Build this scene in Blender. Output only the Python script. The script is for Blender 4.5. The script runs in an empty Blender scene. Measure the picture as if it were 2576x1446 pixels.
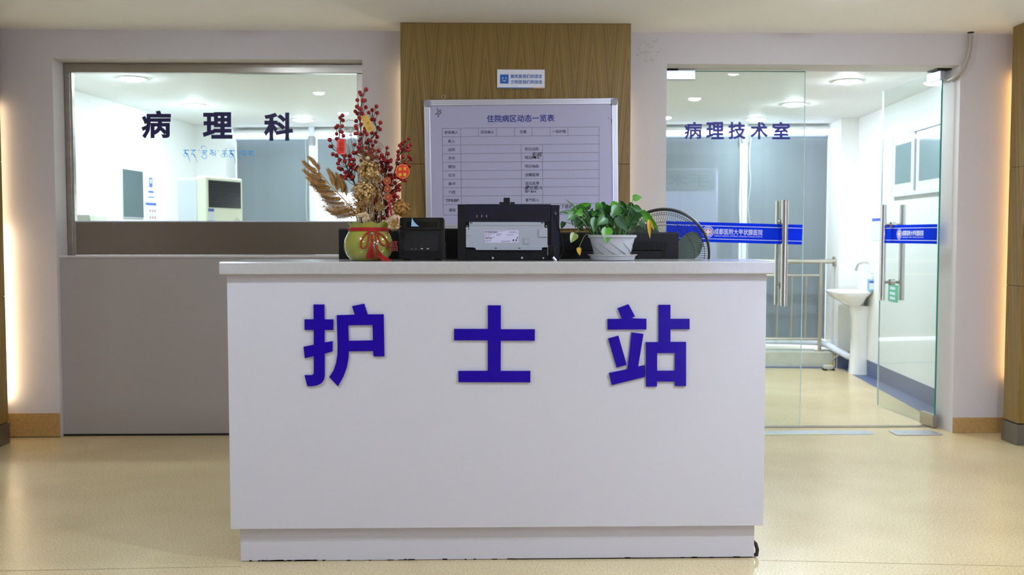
import bpy, bmesh, math, random
from mathutils import Vector, Matrix
from mathutils.geometry import tessellate_polygon
random.seed(7)
SC = bpy.context.scene
COL = SC.collection
PI = math.pi

# ------------------------------------------------------------------ camera
F_PX = 2504.4
CAM = Vector((0, 0, 1.25))
PITCH = math.atan(131 / F_PX)
YAW = math.atan(59 / F_PX)
ROT = Matrix.Rotation(-YAW, 3, 'Z') @ Matrix.Rotation(PI / 2 - PITCH, 3, 'X')
cd = bpy.data.cameras.new('camera')
cd.sensor_width = 36.0
cd.lens = 36.0 * F_PX / 2576
cd.dof.use_dof = True
cd.dof.focus_distance = 3.85
cd.dof.aperture_fstop = 4.5
co = bpy.data.objects.new('camera', cd)
COL.objects.link(co)
co.location = CAM
co.rotation_euler = ROT.to_euler()
SC.camera = co
SC.view_settings.view_transform = 'Standard'
SC.view_settings.look = 'None'
SC.view_settings.gamma = 1.0
SC.view_settings.use_curve_mapping = False
SC.view_settings.exposure = 1.08

# ------------------------------------------------------------------ world: pale daylight outside the far windows
wd = bpy.data.worlds.new('daylight')
SC.world = wd
wd.use_nodes = True
wd.node_tree.nodes['Background'].inputs[0].default_value = (0.80, 0.90, 1.0, 1)
wd.node_tree.nodes['Background'].inputs[1].default_value = 1.6

# light levels
# radiance of the small corridor downlights by row and distance
L_CORR = {(-1, 0): 60.0, (-1, 1): 50.0, (-1, 2): 510.0, (-1, 3): 210.0, (1, 0): 140.0, (1, 1): 500.0, (1, 2): 960.0, (1, 3): 400.0}
L_REAR = 172.0       # radiance of the larger pathology-room downlights
L_LED_LEFT, L_LED_MID, L_LED_RIGHT = 20.0, 6.0, 7.0
L_COVE = 4.5
L_BLUE = 85.0

# ------------------------------------------------------------------ pixel -> place helpers
def ray(px, py):
    return ROT @ Vector(((px - 1288) / F_PX, -(py - 723) / F_PX, -1))
def P(px, py, Y):
    d = ray(px, py)
    return CAM + d * (Y / d.y)
def PXv(px, py, Y): return P(px, py, Y).x
def PZv(px, py, Y): return P(px, py, Y).z
A5 = math.radians(5)
CA, SA = math.cos(A5), math.sin(A5)
def rear(p):                       # frame of the pathology room (turned 5 degrees), v = 0 at the kerb
    u, v, z = p
    return Vector((u * CA + v * SA, 9.55 - u * SA + v * CA, z))

# ------------------------------------------------------------------ materials
def lin(c):
    r = []
    for x in c[:3]:
        x = x / 255.0
        r.append(x / 12.92 if x <= 0.04045 else ((x + 0.055) / 1.055) ** 2.4)
    return (r[0], r[1], r[2], 1)
MATS = {}
def mat(name, c=(200, 200, 200), rough=0.5, metal=0.0, spec=0.5, emit=None, estr=0, coat=0.0, trans=0, sub=None, bump=None, noise=None):
    m = bpy.data.materials.new(name)
    m.use_nodes = True
    nt = m.node_tree
    b = nt.nodes['Principled BSDF']
    b.inputs['Base Color'].default_value = lin(c)
    b.inputs['Roughness'].default_value = rough
    b.inputs['Metallic'].default_value = metal
    b.inputs['Specular IOR Level'].default_value = spec
    b.inputs['Coat Weight'].default_value = coat
    if coat: b.inputs['Coat Roughness'].default_value = 0.08
    if trans: b.inputs['Transmission Weight'].default_value = trans
    if emit:
        b.inputs['Emission Color'].default_value = lin(emit)
        b.inputs['Emission Strength'].default_value = estr
    tc = None
    if noise or bump:
        tc = nt.nodes.new('ShaderNodeTexCoord')
    if noise:                      # (other colour, scale, detail, stretch)
        c2, scl, det, st = noise
        mp = nt.nodes.new('ShaderNodeMapping'); mp.inputs['Scale'].default_value = st
        nz = nt.nodes.new('ShaderNodeTexNoise'); nz.inputs['Scale'].default_value = scl; nz.inputs['Detail'].default_value = det
        rp = nt.nodes.new('ShaderNodeValToRGB')
        rp.color_ramp.elements[0].position = 0.32; rp.color_ramp.elements[1].position = 0.68
        rp.color_ramp.elements[0].color = lin(c); rp.color_ramp.elements[1].color = lin(c2)
        nt.links.new(tc.outputs['Object'], mp.inputs[0]); nt.links.new(mp.outputs[0], nz.inputs['Vector'])
        nt.links.new(nz.outputs[0], rp.inputs[0]); nt.links.new(rp.outputs[0], b.inputs['Base Color'])
    if bump:
        scl, st = bump
        nz = nt.nodes.new('ShaderNodeTexNoise'); nz.inputs['Scale'].default_value = scl; nz.inputs['Detail'].default_value = 4
        bp = nt.nodes.new('ShaderNodeBump'); bp.inputs['Strength'].default_value = st; bp.inputs['Distance'].default_value = 0.01
        nt.links.new(tc.outputs['Object'], nz.inputs['Vector'])
        nt.links.new(nz.outputs[0], bp.inputs['Height']); nt.links.new(bp.outputs[0], b.inputs['Normal'])
    MATS[name] = m
    return m

def mat_emit(name, c, s):
    m = bpy.data.materials.new(name); m.use_nodes = True
    nt = m.node_tree; nt.nodes.clear()
    e = nt.nodes.new('ShaderNodeEmission'); e.inputs[0].default_value = lin(c); e.inputs[1].default_value = s
    o = nt.nodes.new('ShaderNodeOutputMaterial'); nt.links.new(e.outputs[0], o.inputs[0])
    MATS[name] = m
    return m

def mat_glass(name, tint, refl=1.0, haze=0.0):
    m = bpy.data.materials.new(name); m.use_nodes = True
    nt = m.node_tree; nt.nodes.clear()
    t = nt.nodes.new('ShaderNodeBsdfTransparent'); t.inputs[0].default_value = tint + (1,)
    g = nt.nodes.new('ShaderNodeBsdfGlossy'); g.inputs['Roughness'].default_value = 0.0
    fr = nt.nodes.new('ShaderNodeFresnel'); fr.inputs[0].default_value = 1.5
    mu = nt.nodes.new('ShaderNodeMath'); mu.operation = 'MULTIPLY'; mu.inputs[1].default_value = refl
    mx = nt.nodes.new('ShaderNodeMixShader')
    o = nt.nodes.new('ShaderNodeOutputMaterial')
    ge = nt.nodes.new('ShaderNodeNewGeometry')
    sb_ = nt.nodes.new('ShaderNodeMath'); sb_.operation = 'SUBTRACT'; sb_.inputs[0].default_value = 1.0
    m2 = nt.nodes.new('ShaderNodeMath'); m2.operation = 'MULTIPLY'
    nt.links.new(ge.outputs['Backfacing'], sb_.inputs[1])
    nt.links.new(fr.outputs[0], mu.inputs[0]); nt.links.new(mu.outputs[0], m2.inputs[0]); nt.links.new(sb_.outputs[0], m2.inputs[1])
    nt.links.new(m2.outputs[0], mx.inputs[0])
    nt.links.new(t.outputs[0], mx.inputs[1]); nt.links.new(g.outputs[0], mx.inputs[2])
    nt.links.new(mx.outputs[0], o.inputs[0])
    MATS[name] = m
    return m

def mat_wood(name):
    m = bpy.data.materials.new(name); m.use_nodes = True
    nt = m.node_tree; b = nt.nodes['Principled BSDF']
    N = nt.nodes.new; L = nt.links.new
    tc = N('ShaderNodeTexCoord'); sp = N('ShaderNodeSeparateXYZ'); L(tc.outputs['Object'], sp.inputs[0])
    def mth(op, a, b_, v=None):
        n = N('ShaderNodeMath'); n.operation = op
        for i, q in enumerate((a, b_)):
            if isinstance(q, (int, float)): n.inputs[i].default_value = q
            else: L(q, n.inputs[i])
        return n.outputs[0]
    s = mth('ADD', mth('ADD', sp.outputs[0], sp.outputs[1]), 10.035)
    pp = mth('PINGPONG', s, 0.1055)
    g = mth('ADD', pp, mth('MULTIPLY', sp.outputs[2], 0.085))
    cb = N('ShaderNodeCombineXYZ'); L(g, cb.inputs[0]); L(mth('MULTIPLY', sp.outputs[2], 0.0012), cb.inputs[1])
    n1 = N('ShaderNodeTexNoise'); n1.inputs['Scale'].default_value = 300; n1.inputs['Detail'].default_value = 5; L(cb.outputs[0], n1.inputs['Vector'])
    n2 = N('ShaderNodeTexNoise'); n2.inputs['Scale'].default_value = 24; n2.inputs['Detail'].default_value = 2; L(cb.outputs[0], n2.inputs['Vector'])
    r1 = N('ShaderNodeValToRGB')
    e = r1.color_ramp.elements
    e[0].position = 0.34; e[0].color = lin((90, 66, 28))
    e[1].position = 0.66; e[1].color = lin((158, 130, 70))
    q = e.new(0.43); q.color = lin((130, 102, 46)); q = e.new(0.55); q.color = lin((144, 116, 58))
    L(n1.outputs[0], r1.inputs[0])
    mx = N('ShaderNodeMix'); mx.data_type = 'RGBA'; mx.blend_type = 'MULTIPLY'; mx.inputs[0].default_value = 0.2
    r2 = N('ShaderNodeValToRGB'); r2.color_ramp.elements[0].position = 0.35; r2.color_ramp.elements[1].position = 0.62
    r2.color_ramp.elements[0].color = lin((170, 150, 130)); r2.color_ramp.elements[1].color = (1, 1, 1, 1)
    L(n2.outputs[0], r2.inputs[0]); L(r1.outputs[0], mx.inputs[6]); L(r2.outputs[0], mx.inputs[7])
    L(mx.outputs[2], b.inputs['Base Color'])
    b.inputs['Roughness'].default_value = 0.42; b.inputs['Specular IOR Level'].default_value = 0.35
    MATS[name] = m
    return m

def mat_floor(name):
    m = bpy.data.materials.new(name); m.use_nodes = True
    nt = m.node_tree; b = nt.nodes['Principled BSDF']; N = nt.nodes.new; L = nt.links.new
    tc = N('ShaderNodeTexCoord')
    n1 = N('ShaderNodeTexNoise'); n1.inputs['Scale'].default_value = 130; n1.inputs['Detail'].default_value = 3
    n2 = N('ShaderNodeTexNoise'); n2.inputs['Scale'].default_value = 1.6; n2.inputs['Detail'].default_value = 5
    L(tc.outputs['Object'], n1.inputs['Vector']); L(tc.outputs['Object'], n2.inputs['Vector'])
    r1 = N('ShaderNodeValToRGB'); r1.color_ramp.elements[0].position = 0.33; r1.color_ramp.elements[1].position = 0.66
    r1.color_ramp.elements[0].color = lin((197, 175, 130)); r1.color_ramp.elements[1].color = lin((226, 208, 167))
    r2 = N('ShaderNodeValToRGB'); r2.color_ramp.elements[0].position = 0.3; r2.color_ramp.elements[1].position = 0.7
    r2.color_ramp.elements[0].color = lin((240, 237, 231)); r2.color_ramp.elements[1].color = (1, 1, 1, 1)
    L(n1.outputs[0], r1.inputs[0]); L(n2.outputs[0], r2.inputs[0])
    mx = N('ShaderNodeMix'); mx.data_type = 'RGBA'; mx.blend_type = 'MULTIPLY'; mx.inputs[0].default_value = 1
    L(r1.outputs[0], mx.inputs[6]); L(r2.outputs[0], mx.inputs[7]); L(mx.outputs[2], b.inputs['Base Color'])
    mr = N('ShaderNodeMapRange'); mr.inputs['To Min'].default_value = 0.22; mr.inputs['To Max'].default_value = 0.29
    L(n2.outputs[0], mr.inputs['Value']); L(mr.outputs[0], b.inputs['Roughness'])
    bp = N('ShaderNodeBump'); bp.inputs['Strength'].default_value = 0.06; bp.inputs['Distance'].default_value = 0.004
    L(n1.outputs[0], bp.inputs['Height']); L(bp.outputs[0], b.inputs['Normal'])
    MATS[name] = m
    return m

def mat_shade(name):
    m = bpy.data.materials.new(name); m.use_nodes = True
    nt = m.node_tree; nt.nodes.clear(); N = nt.nodes.new; L = nt.links.new
    d = N('ShaderNodeBsdfDiffuse'); t = N('ShaderNodeBsdfTranslucent'); mx = N('ShaderNodeMixShader'); o = N('ShaderNodeOutputMaterial')
    tc = N('ShaderNodeTexCoord'); mp = N('ShaderNodeMapping'); mp.inputs['Scale'].default_value = (14, 14, 0.4)
    nz = N('ShaderNodeTexNoise'); nz.inputs['Scale'].default_value = 1.0; nz.inputs['Detail'].default_value = 3
    rp = N('ShaderNodeValToRGB'); rp.color_ramp.elements[0].color = lin((138, 148, 154)); rp.color_ramp.elements[1].color = lin((150, 160, 166))
    L(tc.outputs['Object'], mp.inputs[0]); L(mp.outputs[0], nz.inputs['Vector']); L(nz.outputs[0], rp.inputs[0]); L(rp.outputs[0], d.inputs[0])
    t.inputs[0].default_value = lin((120, 138, 146)); mx.inputs[0].default_value = 0.18
    L(d.outputs[0], mx.inputs[1]); L(t.outputs[0], mx.inputs[2]); L(mx.outputs[0], o.inputs[0])
    MATS[name] = m
    return m

def mat_leaf(name, c1, c2):
    m = mat(name, c1, 0.32, 0, 0.5, noise=(c2, 30, 2, (1, 1, 1)))
    return m

mat('wall_paint', (208, 202, 201), 0.7, bump=(60, 0.05))
mat('ceiling_paint', (252, 252, 252), 0.75)
mat('room_white', (236, 238, 236), 0.6)
mat('infill_grey', (168, 160, 155), 0.6)  # one even grey, darker than the wall around it
mat_floor('vinyl_floor')
mat_wood('veneer')
mat('baseboard_vinyl', (188, 152, 94), 0.5, noise=((170, 134, 78), 60, 4, (1, 1, 1)))
mat('gap_dark', (28, 24, 20), 0.9)
mat('skirting_metal', (120, 116, 108), 0.35, 0.8)
mat('steel', (176, 168, 156), 0.30, 1.0, noise=((160, 152, 140), 3, 4, (1, 1, 6)))
mat('steel_sheet', (130, 121, 108), 0.24, 1.0, noise=((138, 129, 116), 1.2, 2, (1, 1, 0.4)))
mat('chrome', (215, 212, 205), 0.12, 1.0)
mat('brushed_rail', (196, 190, 176), 0.3, 1.0)
mat('aluminium', (205, 205, 214), 0.35, 0.9)
mat('plastic_grey', (150, 152, 156), 0.5)
mat_glass('glass', (0.95, 0.985, 0.975), 1.5)
mat('glass_edge', (44, 150, 130), 0.15, 0, 0.5, trans=0.3)
mat('glass_edge_light', (205, 232, 232), 0.2)
mat('counter_white', (203, 201, 206), 0.38, coat=0.1)
mat('stone_top', (186, 183, 180), 0.16, coat=0.3, noise=((181, 178, 175), 60, 4, (1, 1, 1)))
mat('letter_blue', (30, 0, 152), 0.2, 0, 0.22)
mat('vinyl_navy', (28, 18, 84), 0.5)
mat('vinyl_indigo', (36, 34, 142), 0.5)
mat('print_black', (26, 24, 44), 0.6)
mat('print_blue', (30, 40, 140), 0.6)
mat('ink_black', (16, 16, 24), 0.5)
mat('board_blue_cast', (180, 177, 204), 0.28)  # bluish light falling on the board is put into its base colour
mat('sign_white', (232, 234, 242), 0.35)
mat('sign_blue', (34, 100, 190), 0.4)
mat('sign_orange', (226, 150, 80), 0.4)
def mat_film(name, c, k):
    m = bpy.data.materials.new(name); m.use_nodes = True
    nt = m.node_tree; nt.nodes.clear(); N = nt.nodes.new; L = nt.links.new
    d = N('ShaderNodeBsdfDiffuse'); t = N('ShaderNodeBsdfTranslucent'); mx = N('ShaderNodeMixShader'); o = N('ShaderNodeOutputMaterial')
    d.inputs[0].default_value = lin(c); t.inputs[0].default_value = lin(c); mx.inputs[0].default_value = k
    L(d.outputs[0], mx.inputs[1]); L(t.outputs[0], mx.inputs[2]); L(mx.outputs[0], o.inputs[0])
    MATS[name] = m
mat_film('film_blue', (44, 94, 240), 0.7)
mat_film('vinyl_cyan', (62, 160, 226), 0.5)
mat('film_white', (226, 234, 246), 0.5)
mat('film_red', (216, 72, 84), 0.5)
mat('black_plastic', (13, 13, 15), 0.4, 0, 0.3)
mat('black_matte', (7, 7, 8), 0.6, 0, 0.25)
mat('navy_plastic', (18, 18, 36), 0.38, 0, 0.3)
mat('charcoal_plastic', (22, 22, 24), 0.42, 0, 0.35)
mat('grey_panel', (158, 162, 170), 0.45)
mat('label_paper', (196, 192, 216), 0.6)
mat('paper_blue', (150, 190, 220), 0.6)
mat('vase_glaze', (150, 150, 52), 0.1, 0, 0.6, coat=0.6, noise=((134, 134, 40), 12, 3, (1, 1, 1)))
mat('cord_red', (176, 18, 14), 0.55, bump=(400, 0.6))
mat('silver_bead', (190, 188, 184), 0.18, 1.0)
mat('berry_red', (138, 12, 16), 0.3, 0, 0.4)
mat('twig', (58, 34, 28), 0.6)
mat('gold_dry', (184, 138, 68), 0.5, noise=((156, 110, 46), 60, 2, (1, 1, 1)))
mat('gold_pale', (222, 188, 124), 0.35, 0.3, noise=((158, 120, 66), 90, 2, (1, 1, 1)))
mat('gold_wire', (150, 116, 72), 0.35, 0.7)
mat('gold_foil', (214, 184, 92), 0.3, 0.5)
mat('dry_cream', (190, 168, 130), 0.7)
mat('tag_red', (206, 44, 24), 0.45)
mat('charm_shaded_red', (104, 8, 8), 0.6)  # charm hangs in shadow; that shade is put into its red
mat('tag_mid_red', (186, 34, 24), 0.5)
mat('tag_dark_red', (160, 20, 18), 0.5)
mat('tag_yellow', (232, 190, 60), 0.5)
mat('tag_white', (240, 225, 215), 0.5)
mat_leaf('leaf_green', (52, 112, 38), (36, 90, 32))
mat_leaf('leaf_bright', (86, 156, 42), (66, 136, 36))
mat_leaf('leaf_dark', (32, 80, 32), (22, 62, 28))
mat_leaf('leaf_grey', (70, 112, 84), (44, 88, 56))
mat_leaf('leaf_yellow', (226, 184, 62), (206, 158, 46))
mat_leaf('leaf_pale', (136, 150, 74), (112, 130, 56))
mat('stem_green', (74, 108, 44), 0.5)
mat('soil', (44, 32, 22), 0.9)
mat('pot_white', (182, 184, 188), 0.4)
mat('pot_groove', (132, 128, 128), 0.6)
mat('rust_stain', (150, 110, 56), 0.8)
mat('fan_black', (24, 24, 28), 0.4)
mat('fan_ring', (50, 50, 48), 0.45)
mat('fan_blade', (104, 122, 108), 0.4)
mat_shade('shade_cloth')
mat('ceramic', (240, 242, 240), 0.15, coat=0.4)
mat('kerb_stone', (196, 198, 184), 0.7, noise=((180, 182, 168), 8, 4, (1, 1, 1)))
mat('border_blue', (98, 108, 142), 0.5)
mat('soap_blue', (170, 214, 236), 0.15, trans=0.4)
mat('ac_cream', (232, 236, 214), 0.45)
mat('ac_side', (214, 222, 230), 0.45)
mat('screen_black', (22, 25, 30), 0.2, bump=(30, 0.1))
mat('mirror', (205, 222, 222), 0.03, 1.0)
mat('poster', (218, 228, 238), 0.6)
mat('poster_blue', (70, 100, 190), 0.6)
mat('poster_red', (200, 110, 110), 0.6)
mat('green_sign', (92, 186, 146), 0.5)
mat('window_pane_grey', (128, 148, 152), 0.25)
mat('conduit', (172, 164, 156), 0.45)
mat('cable_white', (206, 206, 190), 0.5)
mat('brass', (206, 176, 70), 0.35, 0.6)
mat('rubber', (20, 20, 20), 0.7)
mat('tape_residue', (184, 192, 198), 0.5, noise=((166, 174, 180), 20, 4, (1, 1, 1)))
mat('floor_seam', (150, 132, 98), 0.6)
mat('tape_yellow', (206, 214, 110), 0.6)
mat('plaster_stain', (196, 186, 186), 0.8)
for k_, v_ in L_CORR.items(): mat_emit('lamp_corridor_%d_%d' % k_, (219, 235, 255), v_)
mat_emit('lamp_rear', (230, 243, 253), L_REAR)
mat_emit('lamp_rear_far', (230, 243, 253), L_REAR * 0.6)
mat_emit('led_left', (255, 230, 188), L_LED_LEFT)
mat_emit('led_left_upper', (255, 226, 180), L_LED_LEFT * 0.28)
mat_emit('led_mid', (255, 226, 172), L_LED_MID)
mat_emit('led_right', (255, 196, 112), L_LED_RIGHT)
mat_emit('led_cove', (214, 228, 255), L_COVE)
mat_emit('lamp_blue', (178, 188, 255), L_BLUE)
mat('lamp_trim', (235, 238, 240), 0.4)

# ------------------------------------------------------------------ object helpers
ORG = {}
def tag(o, label=None, cat=None, group=None, kind=None):
    if label: o['label'] = label
    if cat: o['category'] = cat
    if group: o['group'] = group
    if kind: o['kind'] = kind
    return o
def thing(name, label, cat, loc, group=None, kind=None):
    o = bpy.data.objects.new(name, None)
    COL.objects.link(o)
    o.empty_display_size = 0.05
    o.location = loc
    ORG[o.name] = Vector(loc)
    return tag(o, label, cat, group, kind)
def link_mesh(name, me, parent=None, kind=None):
    o = bpy.data.objects.new(name, me)
    COL.objects.link(o)
    if parent:
        o.parent = parent
        ORG[o.name] = ORG[parent.name]
    else:
        ORG[o.name] = Vector((0, 0, 0))
    if kind: o['kind'] = kind
    return o

class MB:
    def __init__(s, f=None):
        s.v = []; s.F = []; s.f = f
    def add(s, vs, fs):
        b = len(s.v)
        for p in vs:
            p = Vector(p)
            s.v.append(s.f(p) if s.f else p)
        s.F += [[i + b for i in q] for q in fs]
        return s
    def box(s, x0, x1, y0, y1, z0, z1):
        return s.add([(x0, y0, z0), (x1, y0, z0), (x1, y1, z0), (x0, y1, z0), (x0, y0, z1), (x1, y0, z1), (x1, y1, z1), (x0, y1, z1)],
                     [(0, 3, 2, 1), (4, 5, 6, 7), (0, 1, 5, 4), (1, 2, 6, 5), (2, 3, 7, 6), (3, 0, 4, 7)])
    def cyl(s, p0, p1, r0, r1=None, n=16, cap=True):
        p0 = Vector(p0); p1 = Vector(p1); r1 = r0 if r1 is None else r1
        d = (p1 - p0).normalized()
        a = d.orthogonal().normalized(); b = d.cross(a)
        vs = []
        for p, r in ((p0, r0), (p1, r1)):
            for i in range(n):
                t = 2 * PI * i / n
                vs.append(p + (a * math.cos(t) + b * math.sin(t)) * r)
        fs = [(i, (i + 1) % n, n + (i + 1) % n, n + i) for i in range(n)]
        if cap: fs += [tuple(range(n))[::-1], tuple(range(n, 2 * n))]
        return s.add(vs, fs)
    def tube(s, pts, r, n=6, closed=False):
        pts = [Vector(p) for p in pts]
        m = len(pts)
        rs = r if isinstance(r, (list, tuple)) else [r] * m
        vs = []; nrm = None
        for i, p in enumerate(pts):
            if closed: d = pts[(i + 1) % m] - pts[i - 1]
            else: d = pts[min(i + 1, m - 1)] - pts[max(i - 1, 0)]
            d = d.normalized() if d.length > 1e-9 else Vector((0, 0, 1))
            if nrm is None: nrm = d.orthogonal().normalized()
            else:
                nrm = nrm - d * nrm.dot(d)
                nrm = nrm.normalized() if nrm.length > 1e-6 else d.orthogonal().normalized()
            b = d.cross(nrm)
            for k in range(n):
                t = 2 * PI * k / n
                vs.append(p + (nrm * math.cos(t) + b * math.sin(t)) * rs[i])
        fs = []
        for i in range(m if closed else m - 1):
            j = (i + 1) % m
            for k in range(n):
                fs.append((i * n + k, i * n + (k + 1) % n, j * n + (k + 1) % n, j * n + k))
        if not closed: fs += [tuple(range(n))[::-1], tuple(range((m - 1) * n, m * n))]
        return s.add(vs, fs)
    def lathe(s, prof, c=(0, 0, 0), n=32, sx=1, sy=1, wob=None):
        vs = []
        for j, (r, z) in enumerate(prof):
            for i in range(n):
                t = 2 * PI * i / n
                rr, zz = (r, z) if not wob else wob(r, z, t, j)
                vs.append((c[0] + rr * sx * math.cos(t), c[1] + rr * sy * math.sin(t), c[2] + zz))
        fs = []
        for j in range(len(prof) - 1):
            for i in range(n):
                fs.append((j * n + i, j * n + (i + 1) % n, (j + 1) * n + (i + 1) % n, (j + 1) * n + i))
        if prof[0][0] > 1e-6: fs.append(tuple(range(n))[::-1])
        if prof[-1][0] > 1e-6: fs.append(tuple(range((len(prof) - 1) * n, len(prof) * n)))
        return s.add(vs, fs)
    def sphere(s, c, r, nu=12, nv=8, sc=(1, 1, 1)):
        vs = [(c[0], c[1], c[2] - r * sc[2])]
        for j in range(1, nv):
            ph = -PI / 2 + PI * j / nv
            for i in range(nu):
                t = 2 * PI * i / nu
                vs.append((c[0] + r * sc[0] * math.cos(ph) * math.cos(t), c[1] + r * sc[1] * math.cos(ph) * math.sin(t), c[2] + r * sc[2] * math.sin(ph)))
        vs.append((c[0], c[1], c[2] + r * sc[2]))
        fs = [(0, 1 + (i + 1) % nu, 1 + i) for i in range(nu)]
        for j in range(nv - 2):
            for i in range(nu):
                a = 1 + j * nu; b = a + nu
                fs.append((a + i, a + (i + 1) % nu, b + (i + 1) % nu, b + i))
        a = 1 + (nv - 2) * nu; e = len(vs) - 1
        fs += [(a + i, a + (i + 1) % nu, e) for i in range(nu)]
        return s.add(vs, fs)
    def prism(s, outer, holes, to3, d0, d1):          # flat outline with holes, between depths d0 and d1
        loops = [outer] + list(holes)
        flat = [p for l in loops for p in l]
        tris = tessellate_polygon([[Vector((p[0], p[1], 0)) for p in l] for l in loops])
        n = len(flat)
        vs = [to3(p[0], p[1], d0) for p in flat] + [to3(p[0], p[1], d1) for p in flat]
        fs = [tuple(t) for t in tris] + [tuple(i + n for i in reversed(t)) for t in tris]
        b = 0
        for l in loops:
            k = len(l)
            for i in range(k):
                fs.append((b + i, b + (i + 1) % k, n + b + (i + 1) % k, n + b + i))
            b += k
        return s.add(vs, fs)
    def mesh(s, name, org=Vector((0, 0, 0)), m=None, smooth=False, fix=True, sharp=35):
        me = bpy.data.meshes.new(name)
        me.from_pydata([tuple(p - org) for p in s.v], [], s.F)
        if fix:
            bm = bmesh.new(); bm.from_mesh(me)
            bmesh.ops.recalc_face_normals(bm, faces=bm.faces)
            bm.to_mesh(me); bm.free()
        if smooth:
            me.polygons.foreach_set('use_smooth', [True] * len(me.polygons))
            me.set_sharp_from_angle(angle=math.radians(sharp))
        if m: me.materials.append(MATS[m])
        me.update()
        return me
    def build(s, name, m, parent=None, smooth=False, bevel=0, kind=None, fix=True, seg=2):
        org = ORG[parent.name] if parent else Vector((0, 0, 0))
        o = link_mesh(name, s.mesh(name, org, m, smooth, fix), parent, kind)
        if bevel:
            md = o.modifiers.new('bevel', 'BEVEL'); md.width = bevel; md.segments = seg; md.limit_method = 'ANGLE'
        return o

def box(name, m, parent, x0, x1, y0, y1, z0, z1, bevel=0, f=None, kind=None):
    return MB(f).box(x0, x1, y0, y1, z0, z1).build(name, m, parent, bevel=bevel, kind=kind)

# ---- lettering: the built-in typeface, thickened to a heavier weight, fitted into a rectangle on a surface
TXT = {}
def text_geo(s, bold):
    k = (s, bold)
    if k in TXT: return TXT[k]
    c = bpy.data.curves.new('lettering', 'FONT'); c.body = s; c.resolution_u = 2
    c.bevel_depth = bold; c.bevel_resolution = 0
    o = bpy.data.objects.new('lettering', c); COL.objects.link(o)
    bpy.context.view_layer.update()
    me = bpy.data.meshes.new_from_object(o.evaluated_get(bpy.context.evaluated_depsgraph_get()))
    vs = [v.co.copy() for v in me.vertices]; fs = [tuple(p.vertices) for p in me.polygons]
    bpy.data.objects.remove(o); bpy.data.curves.remove(c); bpy.data.meshes.remove(me)
    x0 = min(v.x for v in vs); x1 = max(v.x for v in vs); y0 = min(v.y for v in vs); y1 = max(v.y for v in vs)
    z1 = max(abs(v.z) for v in vs) or 1
    vs = [((v.x - x0) / (x1 - x0), (v.y - y0) / (y1 - y0), v.z / z1) for v in vs]
    TXT[k] = (vs, fs, (x1 - x0) / (y1 - y0))
    return TXT[k]
def text(s, O, U, V, N, m, parent, bold=0.0, name='lettering', th=0.0006, skew=0.0):
    vs, fs, asp = text_geo(s, bold)
    b = MB()
    b.add([O + U * (x + skew * y) + V * y + N * (th * (1.2 + z)) for x, y, z in vs], fs)
    return b.build(name, m, parent, fix=False)
def text_px(s, x0, y0, x1, y1, Y, m, parent, **k):   # rectangle given where it stands on the plane at depth Y
    a = P(x0, y1, Y); b = P(x1, y1, Y); c = P(x0, y0, Y)
    return text(s, a, b - a, c - a, Vector((0, -1, 0)), m, parent, **k)

def downlight(x, y, z, r, lamp, label, group, frame=None):
    loc = frame((x, y, z)) if frame else Vector((x, y, z))
    t = thing('ceiling_downlight', label, 'ceiling light', loc, group)
    MB().lathe([(r * 1.0, -0.001), (r * 1.14, -0.001), (r * 1.14, -0.008), (r * 1.0, -0.006), (r, -0.001)], loc, 28).build('trim_ring', 'lamp_trim', t, smooth=True)
    MB().lathe([(0.0001, -0.024), (r * 0.45, -0.022), (r * 0.8, -0.016), (r * 0.98, -0.005), (r * 0.98, -0.0015), (0.0001, -0.0015)], loc, 28).build('lens', lamp, t, smooth=True)
    return t

# ================================================================== THE SHELL
WALL = 6.19; WBACK = 6.45; CEIL = 2.50; RCEIL = 2.335
XW0 = PXv(137, 400, WALL); XW1 = PXv(913, 400, WALL)                # window opening
ZW0 = PZv(150, 643, WALL); ZW1 = PZv(500, 148, WALL)
XD0 = PXv(1675, 500, WALL); XD1 = PXv(2406, 620, WALL)              # door opening
ZD1 = PZv(2000, 162, WALL)
XL, XR = -3.7, 3.75
fl = box('floor', 'vinyl_floor', None, -5.2, 5.2, -6.2, 10.7, -0.08, 0.0, kind='structure')
tag(fl, 'beige speckled vinyl floor running through both rooms', None)
box('ceiling', 'ceiling_paint', None, XL, XR, -2.62, WALL, CEIL, CEIL + 0.06, kind='structure')
wb = MB()
wb.box(-4.4, XW0, WALL, WBACK, 0, 2.56).box(XW0, XW1, WALL, WBACK, ZW1, 2.56).box(XW1, XD0, WALL, WBACK, 0, 2.56)
wb.box(XD0, XD1, WALL, WBACK, ZD1, 2.56).box(XD1, 4.4, WALL, WBACK, 0, 2.56)
wall_back = wb.build('wall_back', 'wall_paint', kind='structure')
# infill below the pass-through window
inf = MB().box(XW0, XW1, WALL + 0.035, WBACK, 0.006, ZW0 - 0.012).build('wall_under_window', 'infill_grey', kind='structure')
MB().box(XW0, XW1, WALL + 0.03, WBACK - 0.02, ZW0 - 0.012, ZW0).build('sill', 'wall_paint', inf)
MB().box(XW0 + 0.004, XW1, WALL + 0.028, WALL + 0.034, 0.0, 0.012).build('dark_gap', 'gap_dark', inf)
box('wall_left', 'wall_paint', None, XL - 0.1, XL, -2.62, WALL, 0, CEIL, kind='structure')
box('wall_right', 'wall_paint', None, XR, XR + 0.1, -2.62, WALL, 0, CEIL, kind='structure')
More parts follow.
